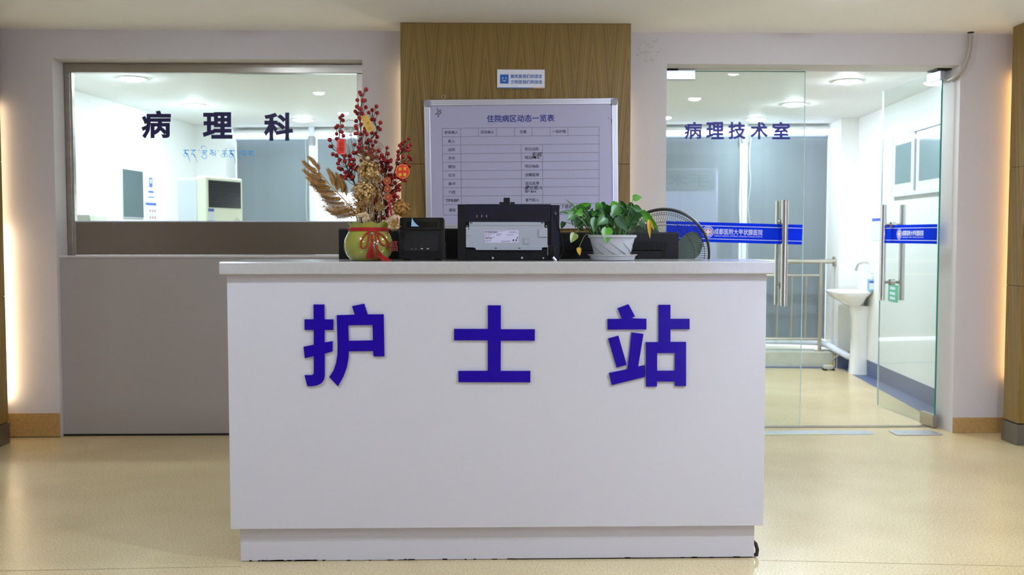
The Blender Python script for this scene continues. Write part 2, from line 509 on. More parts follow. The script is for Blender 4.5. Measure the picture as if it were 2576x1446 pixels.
# wall behind the photographer with a doorway to a blue-lit operating area
wf = MB(); Yb = -2.62
wf.box(XL, 2.25, Yb - 0.12, Yb, 0, CEIL).box(3.55, XR, Yb - 0.12, Yb, 0, CEIL).box(2.25, 3.55, Yb - 0.12, Yb, 2.28, CEIL)
wf.build('wall_front', 'wall_paint', kind='structure')
ob = MB()
ob.box(1.6, 1.7, -5.4, Yb - 0.12, 0, 2.6).box(4.2, 4.3, -5.4, Yb - 0.12, 0, 2.6).box(1.6, 4.3, -5.5, -5.4, 0, 2.6).box(1.6, 4.3, -5.4, Yb - 0.12, 2.5, 2.6)
ob.build('wall_operating_area', 'room_white', kind='structure')
bl = thing('ceiling_panel_light', 'bluish square ceiling panel lamp in the operating area', 'ceiling light', (2.9, -3.05, 2.5))
MB().box(2.1, 3.7, -3.35, -2.78, 2.485, 2.499).build('frame', 'lamp_trim', bl)
MB().box(2.13, 3.67, -3.32, -2.81, 2.478, 2.4845).build('diffuser', 'lamp_blue', bl)
dsign = thing('door_transom_sign', 'white transom panel lettered for the operating room opposite the desk', 'sign', (2.9, Yb, 2.2))
MB().box(2.3, 3.5, Yb - 0.01, Yb + 0.004, 1.93, 2.26).build('panel', 'film_white', dsign)
text('手术室', Vector((3.42, Yb + 0.005, 2.0)), Vector((-1.0, 0, 0)), Vector((0, 0, 0.2)), Vector((0, 1, 0)), 'vinyl_indigo', dsign, bold=0.02)

# baseboards of warm vinyl on the back wall
b0 = MB()
b0.box(-3.6, XW0 - 0.002, WALL - 0.006, WALL, 0, 0.150)
b0.build('baseboard_back', 'baseboard_vinyl', kind='structure', bevel=0.002)
b1 = MB().box(XD1 + 0.001, 3.7, WALL - 0.006, WALL, 0, 0.098).build('baseboard_door_side', 'baseboard_vinyl', kind='structure', bevel=0.002)
MB().box(-3.6, XW0, WALL - 0.008, WALL - 0.0065, 0, 0.004).build('trim_1', 'gap_dark', kind='structure')

# hairline cracks and peeling paint of the wall
cr = MB()
def crack(pts, r=0.0006):
    cr.tube([P(x, y, WALL - 0.0003) for x, y in pts], r, 4)
crack([(122, 72), (124, 110), (123, 130), (127, 146)])
crack([(130, 76), (220, 79), (310, 82)], 0.0005)
cr.build('crack', 'plaster_stain', wall_back)
pk = MB()
for i in range(34):
    x = random.uniform(1602, 1662); y = random.uniform(95, 160) - (0 if x < 1625 else (x - 1625) * 0.5)
    l = random.uniform(2, 9); a = random.uniform(0, PI)
    q = [P(x + math.cos(a + t) * l * w, y + math.sin(a + t) * l * w * 0.8, WALL - 0.0012) for t, w in ((0, 1), (1.7, 0.4), (PI, 1), (4.6, 0.3))]
    pk.add(q, [(0, 1, 2, 3)])
pk.build('paint_flake', 'plaster_stain', wall_back, kind='stuff', fix=False)

# ---- wood-clad pilasters with concealed LED strips
def pilaster(name, x0, x1, y0, y1, zs, label, leds, sk=True):
    t = thing(name, label, None, ((x0 + x1) / 2, y1, 0), kind='structure')
    MB().box(x0 + 0.006, x1 - 0.006, y0 + 0.012, y1, 0.0, CEIL - 0.002).build('core', 'twig', t)
    for i in range(len(zs) - 1):
        MB().box(x0, x1, y0, y1 + 0.001, zs[i] + 0.001, zs[i + 1] - 0.001).build('panel', 'veneer', t, bevel=0.001)
    if sk:
        MB().box(x0 - 0.008, x1 + 0.008, y0 - 0.009, y1 + 0.004, 0.001, 0.125).build('skirting', 'skirting_metal', t, bevel=0.002)
    for lx, m, z0, z1 in leds:
        MB().box(lx - 0.006, lx + 0.006, 6.145, 6.152, z0, z1).build('led_strip', m, t)
    return t
CX0 = PXv(1008, 300, 5.94); CX1 = PXv(1586, 300, 5.94)
zg = PZv(1040, 412, 5.94)
pilaster('trim_2', CX0, CX1, 5.94, 6.09, (0.13, 0.62, zg, CEIL - 0.001), 'wide chevron-veneered pilaster behind the whiteboard', [(CX0 + 0.03, 'led_mid', 0.2, 2.3), (CX1 - 0.05, 'led_mid', 0.2, 2.1)])
LX = PXv(12, 724, 6.02)
pilaster('trim_3', LX - 0.6, LX, 5.80, 6.02, (0.13, PZv(5, 748, 5.9), PZv(5, 403, 5.9), CEIL - 0.001), 'wood-veneered pilaster at the left edge with bright warm light behind', [(LX - 0.085, 'led_left', 0.24, 1.30), (LX - 0.085, 'led_left_upper', 1.31, 2.05)])
RX = PXv(2536, 560, 5.98)
pilaster('trim_4', RX, RX + 0.6, 5.81, 5.98, (0.13, 0.95, PZv(2560, 420, 5.9), CEIL - 0.001), 'wood-veneered pilaster at the right edge with amber light behind', [(RX + 0.125, 'led_right', 0.35, 2.25)])

# ---- corridor downlights
for x, ys in ((-1.48, (5.15, 3.92, 2.46, 0.98)), (1.88, (5.1, 3.65, 2.2, 0.75))):
    for i, y in enumerate(ys):
        lm = 'lamp_corridor_%d_%d' % (1 if x > 0 else -1, i)
        downlight(x, y, CEIL, 0.052, lm, 'small round recessed downlight in the corridor ceiling above the desk', 'corridor downlights')

# ================================================================== PASS-THROUGH WINDOW
WY = 6.345
win = thing('window_1', 'stainless-framed pass-through window lettered in navy', None, ((XW0 + XW1) / 2, WY, ZW0), kind='structure')
fx0 = PXv(161, 400, WY); fx1 = PXv(184, 400, WY); fx2 = PXv(899, 400, WY)
fz1 = PZv(500, 159, WY); fz0 = PZv(500, 183, WY)
MB().box(XW0 + 0.004, XW1, WY, WY + 0.06, fz0, ZW1 - 0.001).build('frame_top', 'steel', win, bevel=0.003)
MB().box(XW0 + 0.004, fx1 - 0.012, WY + 0.001, WY + 0.06, ZW0 + 0.001, fz0).build('frame_side', 'steel', win, bevel=0.003)
MB().box(fx2, XW1, WY + 0.001, WY + 0.06, ZW0 + 0.001, fz0).build('frame_side', 'steel', win, bevel=0.003)
for k, (a, m) in enumerate(((0.010, 'chrome'), (0.004, 'steel'))):
    MB().box(fx1 - a, fx1 - a + 0.0045, WY + 0.004, WY + 0.04, ZW0 + 0.001, fz0).build('glazing_bead', m, win)
gx0 = fx1 + 0.002
zs0 = PZv(520, 640, WY + 0.012); zs1 = PZv(520, 558, WY + 0.012)
MB().box(gx0, fx2, WY + 0.012, WY + 0.016, ZW0 + 0.002, zs1).build('lower_sheet', 'steel_sheet', win)
MB().box(gx0 - 0.006, gx0, WY + 0.006, WY + 0.014, ZW0 + 0.001, zs1).build('sheet_edge_bead', 'chrome', win)
MB().box(gx0, fx2, WY + 0.0165, WY + 0.03, zs1 - 0.02, zs1 + 0.006).build('track_strip', 'film_white', win)
MB().box(gx0, fx2, WY + 0.022, WY + 0.028, zs1 + 0.006, fz0).build('pane', 'glass', win)
gl = WY + 0.020
for ch, a in (('病', (355.5, 278, 430, 349)), ('理', (510, 282, 585, 349)), ('科', (663.7, 283, 737.4, 354))):
    text_px(ch, *a, gl, 'vinyl_navy', win, bold=0.034, name='letter')
# Tibetan line, drawn stroke by stroke on a clear film
def tib(pts, w):
    return [P(340 + x / 6.133, 260 + y / 6.133, gl) for x, y in pts], w
def arc(cx, cy, r, a0, a1, n=10, ry=None):
    return [(cx + r * math.cos(a0 + (a1 - a0) * i / n), cy + (ry or r) * math.sin(a0 + (a1 - a0) * i / n)) for i in range(n + 1)]
tb = MB()
def stroke(pts, w):
    q = []
    n = len(pts)
    for i, (x, y) in enumerate(pts):
        x0, y0 = pts[max(i - 1, 0)]; x1, y1 = pts[min(i + 1, n - 1)]
        L_ = math.hypot(x1 - x0, y1 - y0) or 1
        ww = (w[0] + (w[1] - w[0]) * i / max(n - 1, 1)) * 0.5
        nx, ny = -(y1 - y0) / L_ * ww, (x1 - x0) / L_ * ww
        q.append((x + nx, y + ny, x - nx, y - ny))
    vs = []
    for a, b_, c, d in q:
        vs += [P(340 + a / 6.133, 260 + b_ / 6.133, gl), P(340 + c / 6.133, 260 + d / 6.133, gl)]
    tb.add(vs, [(2 * i, 2 * i + 1, 2 * i + 3, 2 * i + 2) for i in range(n - 1)])
def na(dx, dy):
    stroke([(745 + dx, 722 + dy), (836 + dx, 722 + dy)], (13, 13))
    stroke(arc(772 + dx, 797 + dy, 25, 0, 2 * PI, 14), (6, 6))
    stroke([(775 + dx, 724 + dy), (770 + dx, 760 + dy), (797 + dx, 768 + dy), (822 + dx, 815 + dy), (838 + dx, 870 + dy), (844 + dx, 915 + dy)], (20, 5))
    stroke([(760 + dx, 764 + dy), (815 + dx, 790 + dy)], (10, 20))
na(0, 0)
stroke([(860, 722), (936, 722)], (13, 13)); stroke([(912, 728), (885, 760), (866, 792)], (13, 6)); stroke([(866, 785), (900, 788), (932, 830), (952, 880), (965, 918)], (8, 5)); stroke([(900, 780), (935, 840)], (18, 10))
stroke([(975, 722), (993, 722), (984, 742)], (12, 3))
stroke([(1020, 694), (1024, 668), (1048, 655), (1080, 664), (1112, 702)], (12, 4))
stroke([(1030, 730), (1112, 732)], (12, 12)); stroke([(1034, 766), (1102, 762)], (12, 12)); stroke([(1066, 732), (1064, 792)], (10, 8)); stroke([(1040, 742), (1032, 758)], (7, 5)); stroke([(1098, 738), (1116, 740)], (10, 4))
stroke([(1040, 790), (1095, 788), (1108, 815), (1092, 848), (1062, 856), (1038, 838), (1022, 806)], (7, 11))
stroke([(1155, 722), (1203, 724)], (13, 13)); stroke([(1190, 728), (1168, 762), (1150, 790)], (12, 6)); stroke([(1150, 782), (1185, 780), (1203, 806)], (9, 14)); stroke([(1170, 750), (1222, 756)], (5, 5)); stroke([(1234, 722), (1240, 770), (1240, 830)], (10, 4)); stroke([(1185, 745), (1240, 800)], (14, 10))
stroke([(1271, 726), (1289, 726), (1280, 746)], (12, 3))
stroke([(1344, 732), (1416, 732)], (12, 12)); stroke([(1382, 732), (1380, 826)], (10, 7)); stroke([(1346, 768), (1412, 768)], (11, 11)); stroke(arc(1350, 806, 24, 0, 2 * PI, 14), (6, 6)); stroke(arc(1400, 806, 22, 0, 2 * PI, 14), (6, 6)); stroke([(1396, 708), (1414, 690)], (12, 6))
na(704, 8)
stroke([(1561, 734), (1579, 734), (1570, 752)], (12, 3))
stroke([(1640, 734), (1616, 742), (1618, 800), (1624, 885)], (8, 4)); stroke([(1640, 734), (1702, 734)], (12, 12)); stroke([(1686, 738), (1660, 766), (1642, 796)], (9, 5)); stroke([(1642, 786), (1672, 782), (1700, 806)], (8, 16)); stroke([(1702, 734), (1702, 808)], (9, 6))
stroke([(1738, 736), (1826, 736)], (13, 13)); stroke([(1786, 740), (1762, 768), (1742, 798)], (10, 5)); stroke([(1742, 788), (1770, 784), (1792, 808)], (8, 16)); stroke([(1798, 740), (1794, 806)], (8, 6)); stroke([(1820, 736), (1824, 820), (1828, 922)], (11, 4))
tb.build('tibetan_lettering', 'vinyl_cyan', win, fix=False)

# ================================================================== GLASS DOORS
def clamp_box(t, x0, x1, y0, y1, z0, z1, name='patch_fitting', m='aluminium'):
    return MB().box(x0, x1, y0, y1, z0, z1).build(name, m, t, bevel=0.003)
DY = 6.385
dl = thing('door_1', 'closed glass door leaf lettered in indigo behind the fan', None, (1.5, DY, 0), kind='structure')
lx0 = XD0 + 0.012; lx1 = PXv(2020, 620, DY); lz1 = PZv(1900, 179, DY)
MB().box(lx0, lx1 - 0.004, DY - 0.005, DY + 0.005, 0.012, lz1 - 0.004).build('glass', 'glass', dl)
MB().box(lx1 - 0.004, lx1, DY - 0.005, DY + 0.005, 0.012, lz1).build('glass_edge', 'glass_edge_light', dl)
MB().box(lx0, lx1 - 0.004, DY - 0.005, DY + 0.005, lz1 - 0.004, lz1).build('glass_edge', 'glass_edge', dl)
clamp_box(dl, lx0, PXv(1748, 190, DY), DY - 0.02, DY + 0.02, PZv(1700, 201, DY), PZv(1700, 177, DY))
MB().box(lx0 + 0.045, lx0 + 0.06, DY - 0.008, DY + 0.008, lz1, ZD1).box(lx0 + 0.001, lx0 + 0.09, DY - 0.03, DY + 0.02, ZD1 - 0.012, ZD1 - 0.001).build('pivot', 'black_matte', dl)
dg = DY - 0.006
for i, ch in enumerate('病理技术室'):
    x = 1721 + i * 55.4
    text_px(ch, x, 306.5, x + 44.6, 350.4, dg, 'vinyl_indigo', dl, bold=0.028, name='letter')

def band(t, O, U, V, N, L_, names=True, th=0.0004):
    # O: lower-left corner, U unit along, V unit up, N toward the viewer; blue band with two white lines
    H = 0.128
    def slab(a0, a1, b0, b1, d, m, nm):
        vs = []
        for c in (0.0, 0.0006):
            for a, b_ in ((a0, b0), (a1, b0), (a1, b1), (a0, b1)):
                vs.append(O + U * a + V * b_ + N * (d + c))
        MB().add(vs, [(0, 1, 2, 3), (4, 5, 6, 7), (0, 1, 5, 4), (1, 2, 6, 5), (2, 3, 7, 6), (3, 0, 4, 7)]).build(nm, m, t)
    slab(0, L_, 0, H, 0.0, 'film_blue', 'film_band')
    slab(0, L_, 0.020, 0.0235, 0.0008, 'film_white', 'film_line')
    slab(0, L_, H - 0.0245, H - 0.021, 0.0008, 'film_white', 'film_line')
    return slab
def crest(t, C, U, V, N, r):
    def disc(r0, r1, d, m, nm):
        vs = []; n = 28
        for k in range(n):
            a = 2 * PI * k / n
            vs.append(C + (U * math.cos(a) + V * math.sin(a)) * r1 + N * d)
        if r0 > 0:
            for k in range(n):
                a = 2 * PI * k / n
                vs.append(C + (U * math.cos(a) + V * math.sin(a)) * r0 + N * d)
            fs = [(k, (k + 1) % n, n + (k + 1) % n, n + k) for k in range(n)]
        else: fs = [tuple(range(n))]
        MB().add(vs, fs).build(nm, m, t, fix=False)
    disc(r * 0.93, r, 0.0010, 'film_white', 'crest_ring')
    disc(0, r * 0.68, 0.0010, 'film_white', 'crest_disc')
    disc(0, r * 0.54, 0.0014, 'film_red', 'crest_red')
    for w, h, dz in ((0.16, 0.42, 0.0018), (0.42, 0.16, 0.0021)):
        vs = [C + U * (sx * r * w) + V * (sy * r * h) + N * dz for sx, sy in ((-1, -1), (1, -1), (1, 1), (-1, 1))]
        MB().add(vs, [(0, 1, 2, 3)]).build('crest_cross', 'film_white', t, fix=False)
    tk = MB()
    for k in range(40):
        a = 2 * PI * k / 40
        d = U * math.cos(a) + V * math.sin(a); e = U * -math.sin(a) + V * math.cos(a)
        tk.add([C + d * r * q + e * s * r * 0.03 + N * 0.0010 for q, s in ((0.76, -1), (0.88, -1), (0.88, 1), (0.76, 1))], [(0, 1, 2, 3)])
    tk.build('crest_lettering', 'film_white', t, fix=False)
tilt = math.radians(-1.55)
bU = Vector((math.cos(tilt), 0, math.sin(tilt))); bV = Vector((-math.sin(tilt), 0, math.cos(tilt))); bN = Vector((0, -1, 0))
bO = P(1675, 606, dg)
band(dl, bO, bU, bV, bN, (lx1 - 0.01 - bO.x))
crest(dl, P(1781, 583, dg), bU, bV, bN, 0.037)
def on_band(s, x0, y0, x1, y1, bold, t=dl):
    a = P(x0, y1, dg); b = P(x1, y1 + 3.0, dg)
    text(s, a + bN * 0.0012, (b - a), bV * abs(P(x0, y0, dg).z - a.z), bN, 'film_white', t, bold=bold)
on_band('成都医附大甲状腺医院', 1796, 574.5, 1918, 589.5, 0.012)
on_band('CHENGDU MEDICAL UNIVERSITY AFFILIATED THYROID HOSPITAL', 1796, 591.2, 1918, 594.6, 0.0)
def bar_handle(t, c, axis_n, z0, z1, off, r=0.021):
    # two tubes either side of the glass joined by two standoffs
    for s in (-1, 1):
        p = c + axis_n * (off * s)
        h = MB().cyl((p.x, p.y, z0), (p.x, p.y, z1), r, n=20).build('handle_bar', 'chrome', t, smooth=True)
    for z in (z0 + (z1 - z0) * 0.19, z0 + (z1 - z0) * 0.79):
        a = c - axis_n * off; b = c + axis_n * off
        MB().cyl((a.x, a.y, z), (b.x, b.y, z), 0.010, n=12).build('standoff', 'steel', t, smooth=True)
        a = c - axis_n * 0.018; b = c + axis_n * 0.018
        MB().cyl((a.x, a.y, z), (b.x, b.y, z), 0.021, n=16).build('standoff_collar', 'chrome', t, smooth=True)
hz0 = PZv(1970, 770, 6.31); hz1 = PZv(1975, 503, 6.31)
bar_handle(dl, Vector((PXv(1974, 620, 6.31), DY, 0)), Vector((0, 1, 0)), hz0, hz1, 0.072)

# right leaf, standing open into the room
A0 = P(2351, 1078, 6.335); A0.z = 0
f0 = P(2217, 1030, 7.10); ang = math.atan2(f0.y - A0.y, f0.x - A0.x)
dU = Vector((math.cos(ang), math.sin(ang), 0)); dN = Vector((-dU.y, dU.x, 0))   # dN points to the corridor's left side
LEN = 0.83
dr = thing('door_2', 'open glass door leaf with pull bar, swung into the pathology room', None, A0, kind='structure')
def leafbox(a0, a1, n0, n1, z0, z1, nm, m, bevel=0):
    return MB(lambda p: A0 + dU * p.x + dN * p.y + Vector((0, 0, p.z))).box(a0, a1, n0, n1, z0, z1).build(nm, m, dr, bevel=bevel)
rz1 = PZv(2372, 182, 6.335)
leafbox(0.002, LEN - 0.004, -0.005, 0.005, 0.012, rz1, 'glass', 'glass')
leafbox(0.0, 0.002, -0.0052, 0.0052, 0.012, rz1, 'glass_edge', 'glass_edge')
leafbox(LEN - 0.004, LEN, -0.005, 0.005, 0.012, rz1, 'glass_edge', 'glass_edge_light')
leafbox(-0.004, 0.165, -0.018, 0.018, 0.006, 0.088, 'patch_fitting', 'steel', 0.003)
leafbox(-0.004, 0.165, -0.018, 0.018, rz1 - 0.045, rz1 + 0.012, 'patch_fitting', 'aluminium', 0.003)
leafbox(0.03, 0.05, -0.008, 0.008, rz1 + 0.012, ZD1 - 0.001, 'pivot', 'black_matte')
leafbox(-0.03, 0.10, -0.045, 0.05, ZD1 - 0.008, ZD1 - 0.001, 'pivot_plate', 'black_matte')
bo2 = A0 + dU * (LEN - 0.01) + dN * 0.006 + Vector((0, 0, 1.195))
band(dr, bo2, -dU, Vector((0, 0, 1)), dN, LEN - 0.02)
crest(dr, bo2 - dU * 0.29 + Vector((0, 0, 0.064)), -dU, Vector((0, 0, 1)), dN, 0.037)
text('成都医附大甲状腺医院', bo2 - dU * 0.335 + Vector((0, 0, 0.052)) + dN * 0.001, -dU * 0.30, Vector((0, 0, 0.037)), dN, 'film_white', dr, bold=0.012)
text('CHENGDU MEDICAL UNIVERSITY AFFILIATED THYROID HOSPITAL', bo2 - dU * 0.335 + Vector((0, 0, 0.038)) + dN * 0.001, -dU * 0.30, Vector((0, 0, 0.009)), dN, 'film_white', dr)
hc = A0 + dU * (LEN - 0.19)
bar_handle(dr, Vector((hc.x, hc.y, 0)), dN, PZv(2238, 755, hc.y), PZv(2238, 515, hc.y), 0.070, 0.021)

# threshold, floor spring plate, tape residue
th = MB().box(XD0, XD1 - 0.06, 6.375, 6.425, 0.0005, 0.005).build('trim_5', 'steel', kind='structure')
sp = thing('floor_spring_plate', 'flat steel floor-spring cover beneath the open glass door', 'plate', (A0.x, A0.y, 0))
q = [P(2235, 1085, 6.3), P(2256, 1096, 6.3), P(2345, 1096, 6.3), P(2330, 1085, 6.3)]
def on_floor(px, py, z=0.0):
    d = ray(px, py); k = (z - CAM.z) / d.z
    return CAM + d * k
pl = [on_floor(2235, 1084.5), on_floor(2256, 1095.5), on_floor(2372, 1095), on_floor(2345, 1084)]
MB().add([(p.x, p.y, 0.001) for p in pl] + [(p.x, p.y, 0.006) for p in pl], [(0, 1, 2, 3), (4, 5, 6, 7), (0, 1, 5, 4), (1, 2, 6, 5), (2, 3, 7, 6), (3, 0, 4, 7)]).build('cover', 'aluminium', sp)
for i in range(2):
    c = on_floor(2275 + i * 50, 1090)
    MB().cyl((c.x, c.y, 0.0055), (c.x, c.y, 0.0068), 0.005, n=10).build('screw', 'steel', sp)
tr = MB()
edge_t = [(1900, 1084), (1990, 1083), (2080, 1082), (2150, 1083), (2190, 1083)]
edge_b = [(1900, 1094), (1990, 1093.5), (2080, 1092), (2150, 1093), (2198, 1092)]
vs = [on_floor(*p, 0.0012) for p in edge_t] + [on_floor(*p, 0.0012) for p in edge_b] + [on_floor(*p, 0.0002) for p in edge_t] + [on_floor(*p, 0.0002) for p in edge_b]
tr.add(vs, [(i, i + 1, 6 + i, 5 + i) for i in range(4)] + [(10 + i, 11 + i, 16 + i, 15 + i) for i in range(4)])
to = tr.build('tape_residue', 'tape_residue', fix=False)
tag(to, 'torn whitish tape residue with yellow edge along the door threshold', 'tape')
for (a, b_) in (((1905, 1091.5), (1960, 1091)), ((1962, 1091.6), (2020, 1091)), ((2030, 1091.2), (2085, 1092)), ((2192, 1085), (2206, 1092))):
    p0 = on_floor(*a, 0.0018); p1 = on_floor(*b_, 0.0018)
    MB().add([p0, p1, p1 + Vector((0, -0.014, 0)), p0 + Vector((0, -0.014, 0))], [(0, 1, 2, 3)]).build('yellow_edge', 'tape_yellow', to, fix=False)
# welded seams of the floor sheet
for nm, (a, b_) in (('trim_9', ((1912, 1409), (2576, 1424))), ('trim_10', ((0, 1436), (606, 1424)))):
    p0 = on_floor(*a, 0.0006); p1 = on_floor(*b_, 0.0006)
    MB().add([p0, p1, p1 + Vector((0, 0.0022, 0)), p0 + Vector((0, 0.0022, 0))], [(0, 1, 2, 3)]).build(nm, 'floor_seam', kind='structure', fix=False)

# grey conduit curling from the ceiling into the door head
cp = [(2442, 86, 6.14), (2441, 110, 6.14), (2436, 140, 6.14), (2425, 168, 6.14), (2412, 186, 6.18), (2398, 197, 6.24), (2385, 203, 6.31)]
pts = [P(*c) for c in cp]
cdt = thing('cable_conduit', 'bent grey conduit running from the ceiling into the door head', 'conduit', pts[0])
MB().tube(pts, 0.0125, 12).build('tube', 'conduit', cdt, smooth=True)
p = pts[0]
MB().cyl((p.x, p.y, CEIL - 0.004), (p.x, p.y, CEIL - 0.0005), 0.02, n=14).build('ceiling_hole', 'black_matte', cdt)

# ================================================================== WHITEBOARD
BY = 5.905
bO = P(1066, 251, BY)
t8 = math.radians(0.75)
WU = Vector((math.cos(t8), 0, math.sin(t8))); WV = Vector((-math.sin(t8), 0, math.cos(t8))); WN = Vector((0, -1, 0))
BW = (P(1554, 241, BY) - bO).dot(WU); BH = (P(1072, 580, BY) - bO).dot(WV) * -1
board = thing('whiteboard', 'aluminium-framed ward whiteboard with printed table on the wood pilaster', 'whiteboard', bO + WU * BW / 2 - WV * BH + Vector((0, 0.03, 0)))
def wf_(p): return bO + WU * p.x + WV * p.z + WN * (-p.y)         # x along, z up (negative downwards), y depth
def wbox(nm, m, x0, x1, z0, z1, d0, d1, bevel=0):
    return MB(wf_).box(x0, x1, -d1, -d0, z0, z1).build(nm, m, board, bevel=bevel)
FW = 0.036
wbox('panel', 'board_blue_cast', FW * 0.8, BW - FW * 0.8, -BH + FW * 0.8, -FW * 0.8, -0.012, -0.004)
for z0, z1 in ((-FW, 0), (-BH, -BH + FW)):
    wbox('frame_bar', 'aluminium', 0.02, BW - 0.02, z0, z1, -0.02, 0.002, 0.003)
    for g in (0.33, 0.62):
        wbox('frame_groove', 'plastic_grey', 0.03, BW - 0.03, z0 + FW * g, z0 + FW * g + 0.0025, 0.002, 0.0026)
for x0, x1 in ((0, FW), (BW - FW, BW)):
    wbox('frame_bar', 'aluminium', x0, x1, -BH + 0.02, -0.02, -0.02, 0.0018, 0.003)
    for g in (0.33, 0.62):
        wbox('frame_groove', 'plastic_grey', x0 + FW * g, x0 + FW * g + 0.0025, -BH + 0.04, -0.04, 0.0018, 0.0024)
for x0, x1 in ((-0.002, 0.048), (BW - 0.048, BW + 0.002)):
    for z0, z1 in ((-0.048, 0.002), (-BH - 0.002, -BH + 0.048)):
        o = wbox('frame_corner', 'plastic_grey', x0, x1, z0, z1, -0.021, 0.0045, 0.012)
hk = bO + WU * 0.115 + WV * 0.004
MB().tube([hk + WU * (0.010 * math.cos(a)) + WV * (0.012 + 0.012 * math.sin(a)) + WN * -0.005 for a in [PI * 2 * i / 14 for i in range(14)]], 0.0022, 6, closed=True).build('hanger_loop', 'steel', board, smooth=True)
FZ = BY - 0.0045 + 0.004 + 0.0
def BPt(px, py, d=0.0):           # point on the board surface seen at px,py
    p = P(px, py, BY)
    return bO + WU * (p - bO).dot(WU) + WV * (p - bO).dot(WV) + WN * (-0.0038 + d)
def btext(s, cx, cy, w, h, m='print_black', bold=0.008, **k):
    a = BPt(cx - w / 2, cy + h / 2); b = BPt(cx + w / 2, cy + h / 2); c = BPt(cx - w / 2, cy - h / 2)
    wl = (b - a).length; hl = (c - a).length
    return text(s, a, WU * wl, WV * hl, WN, m, board, bold=bold, th=0.0003, **k)
btext('住院病区动态一览表', 1310, 298.3, 170, 18.8, 'print_blue', 0.018)
# ruled table
C8 = lambda x, y: (1040 + x / 4.954, 300 + y / 4.954)
lines = MB()
def rule(x0, y0, x1, y1, w=0.0016):
    a = BPt(*C8(x0, y0)); b = BPt(*C8(x1, y1))
    d = (b - a).normalized(); n = Vector((-d.z, 0, d.x)) * (w / 2)
    lines.add([a + n, b + n, b - n, a - n], [(0, 1, 2, 3)])
rowsL = [112, 217, 323, 430, 536, 642, 748, 853, 958, 1063, 1195]
rowsR = [94, 200, 306, 412, 520, 627, 734, 838, 944, 1048, 1180]
def rowy(i, x): return rowsL[i] + (rowsR[i] - rowsL[i]) * (x - 358) / (2315 - 358)
for i in range(11): rule(358 + i * 1.4, rowy(i, 358), 2315, rowy(i, 2315))
rule(358, rowy(0, 358), 372, rowy(10, 358)); rule(2315, rowy(0, 2315), 2313, rowy(10, 2315)); rule(587, rowy(0, 587), 600, rowy(10, 587))
for x in (810, 1034, 1257, 1480, 1703, 1926): rule(x, rowy(0, x), x, rowy(1, x))
for x in (1343, 1608): rule(x, rowy(2, x), x + 4, rowy(9, x))
lines.build('table_ruling', 'print_black', board, fix=False)
for s, x, w in (('原有病人', 472, 170), ('现有病人', 922, 170), ('危重', 1368, 84), ('一级护理', 1815, 170)):
    px, py = C8(x, (rowy(0, x) + rowy(1, x)) / 2); btext(s, px, py, w / 4.954, 42 / 4.954)
for i, s in enumerate(('新入', '出院', '手术', '靶向', '红光', '脉冲', '穴位', 'TPRBP', '其他')):
    x = 475 + i * 1.2
    px, py = C8(x, (rowy(i + 1, x) + rowy(i + 2, x)) / 2 + 3); btext(s, px, py, (170 if s == 'TPRBP' else 84) / 4.954, (38 if s == 'TPRBP' else 42) / 4.954, bold=0.016 if s == 'TPRBP' else 0.008)
for i, s in ((2, '明日出院'), (3, '明日'), (4, '明日抽血'), (5, '血糖监测'), (6, '血压监测'), (8, '氧气吸入')):
    x = 1474 if s != '明日' else 1430
    px, py = C8(x + i, (rowy(i, x) + rowy(i + 1, x)) / 2 + 4); btext(s, px, py, (170 if len(s) == 4 else 82) / 4.954, 42 / 4.954)
def hand(s, x, y, w, h, skew=0.1):
    px, py = C8(x, y); btext(s, px, py, w / 4.954, h / 4.954, 'ink_black', 0.012, skew=skew, name='handwriting')
hand('彩超', 1535, 438, 122, 56); hand('雾化吸入', 1490, 852, 220, 54); hand('以下借走', 1880, 1088, 190, 54, 0.06)
def scrib(pts, w=0.002, sc=None):
    own = sc is None
    if own: sc = MB()
    q = [BPt(*p, d=0.0006) for p in pts]
    for a, b in zip(q, q[1:]):
        d = (b - a)
        if d.length < 1e-6: continue
        d.normalize(); n = Vector((-d.z, 0, d.x)) * (w / 2)
        sc.add([a + n, b + n, b - n, a - n], [(0, 1, 2, 3)])
    if own: sc.build('marker_stroke', 'ink_black', board, fix=False)
C7 = lambda x, y: (1000 + x / 4.155, 60 + y / 4.155)
scrib([C7(*p) for p in ((415, 880), (425, 975), (455, 895), (392, 945), (460, 935), (412, 885))], 0.0024)
for x0, x1, y0, y1 in ((1480, 1560, 460, 490), (1396, 1560, 880, 915)):
    blot = MB()
    for k in range(30):
        a = (random.uniform(x0, x1), random.uniform(y0, y1)); b = (a[0] + random.uniform(-14, 20), random.uniform(y0, y1))
        scrib([C8(*a), C8(*b)], 0.0022, blot)
    blot.build('scribbled_out_word', 'ink_black', board, kind='stuff', fix=False)
scrib([C7(2200, 975), C7(2212, 992)], 0.002); scrib([C7(2237, 985), C7(2239, 1040)], 0.003)
scrib([C8(685, 297), C8(700, 290), C8(720, 290)], 0.001); scrib([C8(660, 430), C8(672, 432)], 0.002)
scrib([C8(1820, 1168), C8(1850, 1162)], 0.0016); scrib([C8(1836, 1145), C8(1836, 1180), C8(1828, 1170)], 0.0018); scrib([C8(1858, 1160), C8(1864, 1166)], 0.002)

